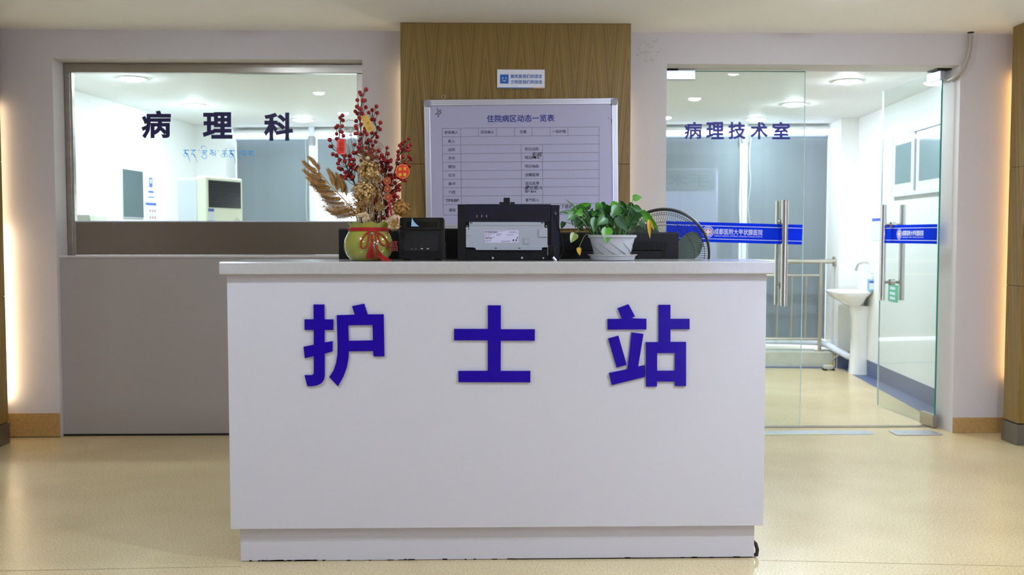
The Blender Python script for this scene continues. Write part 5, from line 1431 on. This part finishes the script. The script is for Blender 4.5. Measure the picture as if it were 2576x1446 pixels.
# ================================================================== STANDING FAN behind the counter
FNY = 4.72
fc = P(1670, 637, FNY)
fan = thing('pedestal_fan', 'black pedestal fan with wire guard behind the right monitor', 'fan', (fc.x, FNY + 0.06, 0))
k_ = FNY / F_PX
RF = 115 * k_
ty_ = math.radians(10); tz_ = math.radians(-12)
FM = Matrix.Rotation(tz_, 3, 'Z') @ Matrix.Rotation(ty_, 3, 'X')
def ff(p): return fc + FM @ Vector((p.x, p.y, p.z))                  # local: y away from the camera
def circ3(r, y, n=72): return [Vector((r * math.cos(2 * PI * i / n), y, r * math.sin(2 * PI * i / n))) for i in range(n)]
b = MB(ff); n = 72
ro = [(RF * 0.985, -0.012), (RF, -0.008), (RF, 0.014), (RF * 0.965, 0.018), (RF * 0.965, -0.010)]
vs = []
for r, y in ro: vs += circ3(r, y, n)
fs = []
for j in range(5):
    j2 = (j + 1) % 5
    for i in range(n): fs.append((j * n + i, j * n + (i + 1) % n, j2 * n + (i + 1) % n, j2 * n + i))
b.add(vs, fs).build('guard_ring', 'fan_ring', fan, smooth=True)
MB(ff).tube(circ3(RF * 0.965, -0.016), 0.0035, 6, True).build('guard_rim', 'fan_black', fan, smooth=True)
def guard(nm, y_rim, y_hub, tw, N_):
    b = MB(ff)
    for i in range(N_):
        a = 2 * PI * i / N_
        pts = []
        for j in range(9):
            t = j / 8
            r = RF * (0.965 - 0.73 * t)
            y = y_rim + (y_hub - y_rim) * math.sin(PI / 2 * t)
            pts.append(Vector((r * math.cos(a + tw * t), y, r * math.sin(a + tw * t))))
        b.tube(pts, 0.0009, 4)
    for t in (0.12, 0.42):
        r = RF * (0.965 - 0.73 * t); y = y_rim + (y_hub - y_rim) * math.sin(PI / 2 * t)
        b.tube(circ3(r, y, 48), 0.0014, 4, True)
    b.build(nm, 'fan_black', fan, fix=False)
guard('front_guard', -0.016, -0.065, 0.22, 110)
guard('rear_guard', 0.016, 0.075, -0.22, 110)
MB(ff).cyl((0, -0.070, 0), (0, -0.058, 0), 0.052, n=28).build('centre_badge', 'fan_black', fan, smooth=True)
MB(ff).cyl((0, 0.07, 0), (0, 0.18, 0), 0.055, 0.045, n=24).build('motor_housing', 'fan_black', fan, smooth=True)
MB(ff).cyl((0, -0.03, 0), (0, 0.03, 0), 0.034, n=20).build('blade_hub', 'fan_blade', fan, smooth=True)
for k in range(3):
    a0 = math.radians(18 + 120 * k)
    vs = []; fs = []
    for i in range(9):
        t = i / 8
        r = 0.03 + (RF * 0.86 - 0.03) * t
        w = 0.30 + 0.62 * math.sin(PI * min(1, 0.15 + 0.80 * t)) if t < 1 else 0.25
        for j in range(6):
            s_ = j / 5 - 0.5
            a = a0 + s_ * w * 1.15 + 0.35 * t - 0.3
            vs.append(Vector((r * math.cos(a), 0.02 * s_ * 2, r * math.sin(a))))
    for i in range(8):
        for j in range(5): fs.append((i * 6 + j, i * 6 + j + 1, i * 6 + j + 7, i * 6 + j + 6))
    MB(ff).add(vs, fs).build('blade', 'fan_blade', fan, smooth=True, fix=False)
pb_ = fc + FM @ Vector((0, 0.12, 0))
MB().cyl((pb_.x, pb_.y, 0.03), (pb_.x, pb_.y, pb_.z - 0.03), 0.014, n=16).build('pole', 'fan_black', fan, smooth=True)
MB().lathe([(0.0001, 0.001), (0.19, 0.001), (0.195, 0.01), (0.18, 0.022), (0.03, 0.036), (0.0001, 0.038)], (pb_.x, pb_.y, 0), 40).build('base', 'fan_black', fan, smooth=True)

# ================================================================== PATHOLOGY ROOM BEYOND
UL, UR = -2.92, 3.45
def rbox(nm, m, par, u0, u1, v0, v1, z0, z1, bevel=0, kind=None):
    return MB(rear).box(u0, u1, v0, v1, z0, z1).build(nm, m, par, bevel=bevel, kind=kind)
cpoly = [(-3.7, WBACK), (3.8, WBACK), (3.9, 9.95), (-3.0, 10.5)]
MB().prism(cpoly, [], lambda a, b, d: (a, b, d), RCEIL, RCEIL + 0.05).build('ceiling_pathology_room', 'room_white', kind='structure')
rbox('wall_pathology_left', 'room_white', None, UL - 0.1, UL, -3.33, 0.55, 0, RCEIL, kind='structure')
rw = MB(rear)
rw.box(UR, UR + 0.1, -2.78, 0.55, 0, RCEIL).build('wall_pathology_right', 'room_white', kind='structure')
rbox('wall_pillar_right', 'room_white', None, 3.29, UR - 0.0005, -0.03, 0.55, 0, RCEIL - 0.0005, kind='structure')
rbox('wall_pillar_left', 'room_white', None, UL + 0.0005, -2.61, 0.15, 0.55, 0, RCEIL - 0.0005, kind='structure')
# rear facade above and between the window openings
ZS = 2.245
rbox('wall_far_lintel', 'room_white', None, -2.61, 3.29, 0.50, 0.56, ZS + 0.06, RCEIL - 0.0005, kind='structure')
kb = rbox('kerb', 'kerb_stone', None, -2.60, 3.28, 0.0, 0.30, 0.0, 0.15, 0.004, kind='structure')
kb.name = 'trim_6'
rbox('baseboard_pathology', 'border_blue', None, UR - 0.006, UR - 0.0006, -2.75, -0.031, 0.0, 0.135, kind='structure')
rbox('baseboard_pillar', 'border_blue', None, 3.289, UR - 0.007, -0.036, -0.0305, 0.0, 0.135, kind='structure')
fbm = MB(rear).add([(UR - 0.007, -2.75, 0.0012), (3.27, -2.75, 0.0012), (3.33, -0.036, 0.0012), (UR - 0.007, -0.036, 0.0012)], [(0, 1, 2, 3)])
fbm.build('trim_7', 'border_blue', kind='structure', fix=False)
rbox('trim_8', 'border_blue', None, -2.4, 3.27, -0.03, -0.0005, 0.0, 0.012, kind='structure')
# LED cove above the shades
cv_ = thing('cove_light', 'bluish white LED strip above the roller shades', 'light strip', rear((0.5, 0.40, ZS)))
rbox('diffuser', 'led_cove', cv_, -2.59, 3.27, 0.415, 0.44, ZS - 0.008, ZS + 0.03)
rbox('housing', 'room_white', cv_, -2.60, 3.28, 0.40, 0.50, ZS + 0.031, ZS + 0.06)
# roller shades
def shade(u0, u1, z0, label):
    t = thing('roller_shade', label, 'window shade', rear(((u0 + u1) / 2, 0.45, z0)), 'grey roller shades')
    rbox('cloth', 'shade_cloth', t, u0, u1, 0.444, 0.446, z0, ZS - 0.02)
    rbox('bottom_bar', 'plastic_grey', t, u0, u1, 0.440, 0.450, z0 - 0.02, z0)
    MB(rear).cyl((u0, 0.462, ZS - 0.03), (u1, 0.462, ZS - 0.03), 0.022, n=16).build('roller', 'shade_cloth', t, smooth=True)
    return t
uP1 = -1.81; uP2 = 2.475
shade(-2.60, uP1 - 0.03, 0.25, 'grey roller shade behind the air conditioner')
shade(uP1 + 0.04, -0.2, 1.70, 'raised grey roller shade behind the berry branches')
shade(-0.17, uP2 - 0.03, 0.25, 'grey roller shade behind the closed glass door')
shade(uP2 + 0.03, 3.285, 0.25, 'grey roller shade seen through the open doorway')
for u, lb in ((uP1, 'white pipe column wrapped with cables between the left shades'), (uP2, 'white pipe column with loose cables behind the closed glass door')):
    t = thing('pipe_column', lb, 'pipe', rear((u, 0.36, 0.15)))
    MB(rear).cyl((u, 0.38, 0.151), (u, 0.38, RCEIL - 0.001), 0.030, n=18).build('pipe', 'film_white', t, smooth=True)
    MB(rear).cyl((u, 0.38, 2.15), (u, 0.38, 2.24), 0.042, n=18).build('collar', 'plastic_grey', t, smooth=True)
    for s_ in (-1, 1):
        pts = [(u + s_ * (0.028 + 0.03 * abs(math.sin(q * 1.7 + s_))), 0.34, 2.2 - q * 0.22) for q in range(10)]
        MB(rear).tube([Vector(p) for p in smoothpts(pts, 4)], 0.003, 5).build('cable', 'cable_white', t)
# bright sheet of daylight comes from outside; a low parapet closes the view
rbox('wall_parapet', 'room_white', None, -3.5, 4.5, 1.0, 1.1, -0.05, 0.10, kind='structure')

# railing on the kerb
rl = thing('stainless_railing', 'stainless steel railing on the kerb in front of the shades', 'railing', rear((2.2, 0.10, 0.15)))
V_R = 0.10
def rz_(py, px=2000):
    # height of a feature of the railing seen at row py
    p = P(px, py, 9.45); return p.z
MB(rear).cyl((0.3, V_R, rz_(657)), (3.275, V_R, rz_(657)), 0.022, n=16).build('top_rail', 'brushed_rail', rl, smooth=True)
MB(rear).cyl((3.272, V_R, rz_(657)), (3.289, V_R, rz_(657)), 0.048, n=22).build('wall_flange', 'brushed_rail', rl, smooth=True)
upost = 3.155
MB(rear).cyl((0.3, V_R, rz_(692)), (upost, V_R, rz_(692)), 0.013, n=12).build('mid_rail', 'brushed_rail', rl, smooth=True)
MB(rear).cyl((0.3, V_R, rz_(851)), (upost, V_R, rz_(851)), 0.013, n=12).build('bottom_rail', 'brushed_rail', rl, smooth=True)
MB(rear).cyl((upost, V_R, 0.151), (upost, V_R, rz_(657)), 0.018, n=14).build('post', 'brushed_rail', rl, smooth=True)
MB(rear).cyl((upost, V_R, 0.1505), (upost, V_R, 0.162), 0.05, n=20).build('post_flange', 'brushed_rail', rl, smooth=True)
for k in range(1, 13):
    u = upost - 0.134 * k
    MB(rear).cyl((u, V_R, rz_(851)), (u, V_R, rz_(692)), 0.0095, n=10).build('baluster', 'brushed_rail', rl, smooth=True)
# white drain pipe behind the railing
dp = thing('drain_pipe', 'white plastic drain pipe elbowing down behind the railing post', 'pipe', rear((3.0, 0.2, 0.2)))
MB(rear).tube([(2.2, 0.22, 0.225), (2.9, 0.22, 0.222), (3.19, 0.21, 0.215)], 0.026, 12).build('pipe', 'film_white', dp, smooth=True)
MB(rear).cyl((3.18, 0.21, 0.216), (3.215, 0.20, 0.212), 0.036, n=14).build('coupling', 'film_white', dp, smooth=True)
MB(rear).tube([(3.21, 0.20, 0.212), (3.25, 0.06, 0.20), (3.27, -0.08, 0.18), (3.34, -0.2, 0.14), (3.42, -0.32, 0.13)], 0.030, 12).build('pipe', 'film_white', dp, smooth=True)
# pump box with hose
pb0 = on_floor(2084, 931)
pm_ = thing('condensate_pump', 'small grey pump box on the floor by the kerb', 'pump', (pb0.x, pb0.y, 0))
MB().box(pb0.x - 0.042, pb0.x + 0.042, pb0.y - 0.02, pb0.y + 0.04, 0.006, 0.048).build('body', 'kerb_stone', pm_, bevel=0.008)
for s_ in (-1, 1): MB().box(pb0.x + s_ * 0.036 - 0.012, pb0.x + s_ * 0.036 + 0.012, pb0.y - 0.035, pb0.y + 0.04, 0.0003, 0.016).build('foot', 'rubber', pm_)
MB().cyl((pb0.x + 0.03, pb0.y, 0.046), (pb0.x + 0.034, pb0.y, 0.075), 0.012, n=12).build('fitting', 'brass', pm_, smooth=True)
e_ = P(2140, 884, pb0.y)
MB().tube([Vector(p) for p in smoothpts([(pb0.x + 0.034, pb0.y, 0.075), (pb0.x + 0.06, pb0.y, 0.12), tuple(P(2115, 892, pb0.y)), tuple(e_)], 5)], 0.007, 8).build('hose', 'steel', pm_, smooth=True)

# pedestal basin against the right wall
def to_rear(p):
    d = p - Vector((0, 9.55, 0))
    return Vector((d.x * CA - d.y * SA, d.x * SA + d.y * CA, p.z))
bfoot = on_floor(2161, 942)
bc = to_rear(bfoot)
basin = thing('pedestal_basin', 'white ceramic pedestal washbasin by the right wall of the far room', 'washbasin', bfoot)
bu, bv = bc.x, bc.y + 0.06
zrim = PZv(2150, 733, bfoot.y)
b = MB(rear)
N_ = 28
sect = [(0.0, 0.090, 0.085), (0.04, 0.087, 0.082), (0.30, 0.072, 0.075), (0.50, 0.080, 0.085), (zrim - 0.13, 0.105, 0.10)]
vs = []; fs = []
for z, ra, rb in sect:
    for i in range(N_):
        a = 2 * PI * i / N_
        vs.append((bu + 0.015 + ra * math.copysign(abs(math.cos(a)) ** 0.7, math.cos(a)), bv + rb * math.copysign(abs(math.sin(a)) ** 0.7, math.sin(a)), z + 0.001))
for j in range(len(sect) - 1):
    for i in range(N_): fs.append((j * N_ + i, j * N_ + (i + 1) % N_, (j + 1) * N_ + (i + 1) % N_, (j + 1) * N_ + i))
fs += [tuple(range(N_))[::-1], tuple(range((len(sect) - 1) * N_, len(sect) * N_))]
b.add(vs, fs).build('pedestal', 'ceramic', basin, smooth=True)
ub0 = to_rear(P(2088, 730, bfoot.y)).x; ub1 = UR - 0.001
uc_, ua = (ub0 + ub1) / 2, (ub1 - ub0) / 2
b = MB(rear); vs = []; fs = []
bowl = [(zrim - 0.135, 0.30, 0.45, 0.05), (zrim - 0.10, 0.55, 0.65, 0.04), (zrim - 0.05, 0.86, 0.90, 0.01), (zrim - 0.012, 0.99, 1.0, 0.0), (zrim, 1.0, 1.0, 0.0), (zrim + 0.004, 0.97, 0.97, 0.0), (zrim - 0.005, 0.80, 0.86, -0.02), (zrim - 0.05, 0.66, 0.74, -0.02), (zrim - 0.085, 0.30, 0.36, -0.02)]
for z, sa, sb, du in bowl:
    for i in range(N_):
        a = 2 * PI * i / N_
        cx_ = math.copysign(abs(math.cos(a)) ** 0.75, math.cos(a)); cy_ = math.copysign(abs(math.sin(a)) ** 0.8, math.sin(a))
        uu = uc_ + ua * sa * cx_ + du
        if cx_ > 0 and sa > 0.9: uu = uc_ + ua * min(1, cx_ * 1.25) * min(sa, 1)
        vs.append((min(uu, ub1), bv + 0.25 * sb * cy_, z))
for j in range(len(bowl) - 1):
    for i in range(N_): fs.append((j * N_ + i, j * N_ + (i + 1) % N_, (j + 1) * N_ + (i + 1) % N_, (j + 1) * N_ + i))
fs += [tuple(range(N_))[::-1], tuple(range((len(bowl) - 1) * N_, len(bowl) * N_))]
b.add(vs, fs).build('bowl', 'ceramic', basin, smooth=True)
# faucet
fu0 = to_rear(P(2203, 705, bfoot.y))
fpt = [P(2199, 732, bfoot.y), P(2199, 700, bfoot.y), P(2197, 676, bfoot.y), P(2188, 664, bfoot.y), P(2176, 660, bfoot.y), P(2164, 663, bfoot.y), P(2158, 668, bfoot.y), P(2155, 675, bfoot.y)]
fa = thing('gooseneck_faucet', 'chrome gooseneck faucet arching over the far basin', 'faucet', fpt[0])
MB().tube([Vector(p) for p in smoothpts([tuple(p) for p in fpt], 4)], 0.0105, 10).build('spout', 'chrome', fa, smooth=True)
p = fpt[0]; MB().cyl((p.x, p.y, p.z - 0.004), (p.x, p.y, p.z + 0.03), 0.022, n=16).build('base_collar', 'chrome', fa, smooth=True)
p = fpt[-1]; MB().cyl(p, p + Vector((-0.004, 0, -0.022)), 0.013, n=12).build('nozzle', 'chrome', fa, smooth=True)
# soap bottle
sb = P(2193, 727, bfoot.y - 0.14)
bt = thing('soap_bottle', 'clear blue pump soap bottle on the far basin rim', 'bottle', (sb.x, sb.y, zrim + 0.005))
z0 = zrim + 0.006
MB().box(sb.x - 0.036, sb.x + 0.036, sb.y - 0.022, sb.y + 0.022, z0, z0 + 0.115).build('bottle', 'soap_blue', bt, bevel=0.012, seg=3)
MB().cyl((sb.x, sb.y, z0 + 0.112), (sb.x, sb.y, z0 + 0.135), 0.014, n=14).build('cap', 'film_white', bt, smooth=True)
MB().cyl((sb.x, sb.y, z0 + 0.135), (sb.x, sb.y, z0 + 0.17), 0.005, n=8).box(sb.x - 0.034, sb.x + 0.010, sb.y - 0.007, sb.y + 0.007, z0 + 0.166, z0 + 0.178).build('pump', 'film_white', bt)
MB().box(sb.x - 0.030, sb.x + 0.012, sb.y - 0.0228, sb.y - 0.0221, z0 + 0.020, z0 + 0.075).build('paper_label', 'poster', bt)
MB().box(sb.x - 0.032, sb.x + 0.014, sb.y - 0.0232, sb.y - 0.0222, z0 + 0.078, z0 + 0.096).build('blue_label', 'poster_blue', bt)

# notices and interior window on the right wall
def wall_r(v0, v1, z0, z1, d0=0.0005, d1=0.003): return (UR - d1, UR - d0, v0, v1, z0, z1)
def v_at(px):                                  # v where the view row at px meets the right wall
    lo, hi = -3.2, 0.4
    for _ in range(40):
        m_ = (lo + hi) / 2; w = rear((UR, m_, 1.25)); d = w - CAM
        q = ROT.transposed() @ d
        x = 1288 + F_PX * q.x / -q.z
        if x > px: lo = m_
        else: hi = m_
    return (lo + hi) / 2
def zr_at(px, py):
    w = rear((UR, v_at(px), 1.25)); return P(px, py, w.y).z
v0, v1 = v_at(2216), v_at(2194)
ps = thing('wall_notice', 'pale notice sheet with blue heading on the wall by the basin', 'notice', rear((UR, v0, 1.4)))
rbox('sheet', 'poster', ps, UR - 0.003, UR - 0.0005, v0, v1, zr_at(2205, 605), zr_at(2205, 548))
rbox('heading', 'poster_blue', ps, UR - 0.004, UR - 0.003, v0, v1, zr_at(2205, 556), zr_at(2205, 549))
v0, v1 = v_at(2262), v_at(2238)
gs = thing('green_notice', 'small green notice with white lettering on the wall behind the door handle', 'notice', rear((UR, v0, 0.9)))
rbox('sheet', 'green_sign', gs, UR - 0.003, UR - 0.0005, v0, v1, zr_at(2250, 758), zr_at(2250, 716))
for k, py in enumerate((725, 738, 750)):
    z_ = zr_at(2250, py)
    rbox('printed_line', 'film_white', gs, UR - 0.0038, UR - 0.003, v0 + (v1 - v0) * 0.25, v0 + (v1 - v0) * 0.8, z_ - 0.012, z_ + 0.012)
va, vb = v_at(2347), v_at(2247)
za, zb = zr_at(2300, 490), zr_at(2300, 322)
iw = thing('window_2', 'white sliding interior window seen through the open glass door', None, rear((UR, va, za)), kind='structure')
fw = 0.05
def iwb(nm, m, v0, v1, z0, z1, d0, d1): return rbox(nm, m, iw, UR - d1, UR - d0, v0, v1, z0, z1)
iwb('frame', 'film_white', va - 0.2, vb, zb - 0.03, zb, 0.0005, 0.03); iwb('frame', 'film_white', va - 0.2, vb, za, za + 0.03, 0.0005, 0.03)
iwb('frame', 'film_white', vb - 0.03, vb, za + 0.03, zb - 0.03, 0.0005, 0.03)
vm = v_at(2302)
for (s0_, s1_, dd) in ((vm - 0.01, vb - 0.032, 0.026), (va - 0.2, vm - 0.03, 0.014)):
    sash = iwb('sash', 'film_white', s0_, s1_, za + 0.031, zb - 0.031, 0.004, dd)
    rbox('pane', 'window_pane_grey', sash, UR - dd - 0.002, UR - dd, s0_ + 0.06, s1_ - 0.07, za + 0.10, zb - 0.10)
iwb('meeting_gasket', 'plastic_grey', vm - 0.028, vm - 0.014, za + 0.032, zb - 0.032, 0.004, 0.020)

# left wall things: mirror, posters, air conditioner
def v_atL(px):
    lo, hi = -3.4, 0.1
    for _ in range(40):
        m_ = (lo + hi) / 2; w = rear((UL, m_, 1.25)); d = w - CAM
        q = ROT.transposed() @ d
        x = 1288 + F_PX * q.x / -q.z
        if x < px: lo = m_
        else: hi = m_
    return (lo + hi) / 2
def zL(px, py): return P(px, py, rear((UL, v_atL(px), 1.25)).y).z
v0, v1 = v_atL(310), v_atL(361)
mi = thing('wall_mirror', 'frameless rectangular mirror on the left wall of the far room', 'mirror', rear((UL, v0, 1.4)))
rbox('glass', 'mirror', mi, UL + 0.0005, UL + 0.006, v0, v1, zL(335, 546), zL(335, 428))
rbox('bottom_clip', 'aluminium', mi, UL + 0.0005, UL + 0.009, v0, v1, zL(335, 549), zL(335, 546))
v0, v1 = v_atL(371), v_atL(391)
p1 = thing('hand_wash_poster', 'pale poster with blue drop symbol beside the mirror', 'poster', rear((UL, v0, 1.5)))
rbox('sheet', 'poster', p1, UL + 0.0005, UL + 0.002, v0, v1, zL(381, 499), zL(381, 439))
rbox('printed_block', 'poster_blue', p1, UL + 0.002, UL + 0.0026, v0 + 0.05, v1 - 0.05, zL(381, 471), zL(381, 447))
rbox('printed_drop', 'poster', p1, UL + 0.0026, UL + 0.0030, v0 + 0.068, v1 - 0.068, zL(381, 461), zL(381, 451))
rbox('printed_line', 'poster_blue', p1, UL + 0.002, UL + 0.0026, v0 + 0.03, v1 - 0.03, zL(381, 485), zL(381, 480))
rbox('printed_line', 'poster_blue', p1, UL + 0.002, UL + 0.0026, v0 + 0.02, v1 - 0.02, zL(381, 497), zL(381, 494.5))
v0, v1 = v_atL(365), v_atL(396)
p2 = thing('safety_poster', 'white poster with blue header and red marks above the window sill', 'poster', rear((UL, v0, 1.3)))
rbox('sheet', 'poster', p2, UL + 0.0005, UL + 0.002, v0, v1, zL(381, 575), zL(381, 507))
rbox('header', 'poster_blue', p2, UL + 0.002, UL + 0.0026, v0 + 0.02, v1 - 0.02, zL(381, 516.5), zL(381, 510))
for r_, py in enumerate((530, 547)):
    for k in range(3):
        w_ = (v1 - v0); a_ = v0 + w_ * (0.38 + 0.2 * k)
        rbox('printed_mark', 'poster_red', p2, UL + 0.002, UL + 0.0026, a_, a_ + w_ * 0.1, zL(381, py + 3), zL(381, py - 3))
# air conditioner
ac0 = P(519, 470, 8.36); th_ = math.radians(68)
aU = Vector((math.cos(th_), math.sin(th_), 0)); aN = Vector((-aU.y, aU.x, 0))   # aN: towards the left wall (depth)
acz = PZv(519, 442, 8.36)
ac = thing('standing_air_conditioner', 'cream floor-standing air conditioner with black panel beyond the pass-through window', 'air conditioner', Vector((ac0.x, ac0.y, 0)) + aU * 0.25 + aN * 0.15)
def aco(p): return Vector((ac0.x, ac0.y, 0)) + aU * p.x + aN * p.y + Vector((0, 0, p.z))
MB(aco).box(0.0, 0.50, 0.0, 0.10, 0.02, acz).build('front_shell', 'ac_cream', ac, bevel=0.015, seg=3)
MB(aco).box(0.006, 0.494, 0.1005, 0.30, 0.02, acz - 0.015).build('rear_shell', 'ac_side', ac, bevel=0.01)
MB(aco).box(0.02, 0.48, 0.02, 0.28, 0.0005, 0.0195).build('plinth', 'charcoal_plastic', ac)
zt = PZv(519, 452, 8.36); zb_ = PZv(519, 521, 8.36)
pn = MB(aco).box(0.028, 0.465, -0.004, -0.0005, zb_, zt).build('black_panel', 'screen_black', ac)
for k in range(11):
    z_ = zb_ + (zt - zb_) * (k + 0.5) / 11
    MB(aco).box(0.032, 0.461, -0.006, -0.0042, z_ - 0.004, z_ + 0.004).build('louvre', 'black_plastic', pn)
MB(aco).box(0.02, 0.095, -0.002, -0.0003, zb_ - 0.035, zb_ - 0.010).build('sticker', 'poster_blue', ac)
MB(aco).box(0.02, 0.095, -0.002, -0.0003, zb_ - 0.11, zb_ - 0.036).build('sticker', 'poster', ac)
MB(aco).box(0.02, 0.095, -0.002, -0.0003, zb_ - 0.125, zb_ - 0.111).build('sticker', 'poster_blue', ac)
for k in range(5):
    a = math.radians(40 + 25 * k)
    c = Vector((0.41 + 0.05 * math.cos(a), -0.0012, zb_ - 0.15 + 0.07 * math.sin(a)))
    MB(aco).tube([(0.41, -0.0012, zb_ - 0.15), (c.x - 0.012, c.y, c.z - 0.02), tuple(c), (c.x + 0.012, c.y, c.z - 0.02)], 0.0016, 4).build('printed_petal', 'ac_side', ac)
# lab box by the sill, left
lb0 = P(205, 548, 7.0)
lb = thing('lab_box', 'pale grey box top just above the steel sheet at the window corner', 'box', (lb0.x, 7.0, 0.0))
side = [(-0.12, 0.0), (0.075, 0.0), (0.075, lb0.z - 0.06), (0.055, lb0.z + 0.02), (-0.12, lb0.z + 0.02)]
MB().prism([(lb0.x + x, z + 0.001) for x, z in side], [], lambda a, b, d: (a, d, b), 7.0, 7.3).build('case', 'kerb_stone', lb, bevel=0.004)
MB().box(lb0.x - 0.10, lb0.x + 0.05, 6.996, 6.9995, 0.3, 0.9).build('door', 'ac_side', lb)

# pathology-room downlights
RL = [(333, 196, 'round downlight nearest the pass-through window frame'), (490, 264, 'round downlight above the middle navy character'), (762, 300, 'round downlight right of the last navy character'),
      (2132, 203, 'largest round downlight seen through the open doorway'), (1998, 261, 'round downlight near the closed door leaf edge'), (1902, 299, 'round downlight above the indigo door lettering')]
for px, py, lb_ in RL:
    d = ray(px, py); k = (RCEIL - CAM.z) / d.z; w = CAM + d * k
    downlight(w.x, w.y, RCEIL, 0.083, 'lamp_rear_far' if w.y > 9 else 'lamp_rear', lb_, 'pathology room downlights')
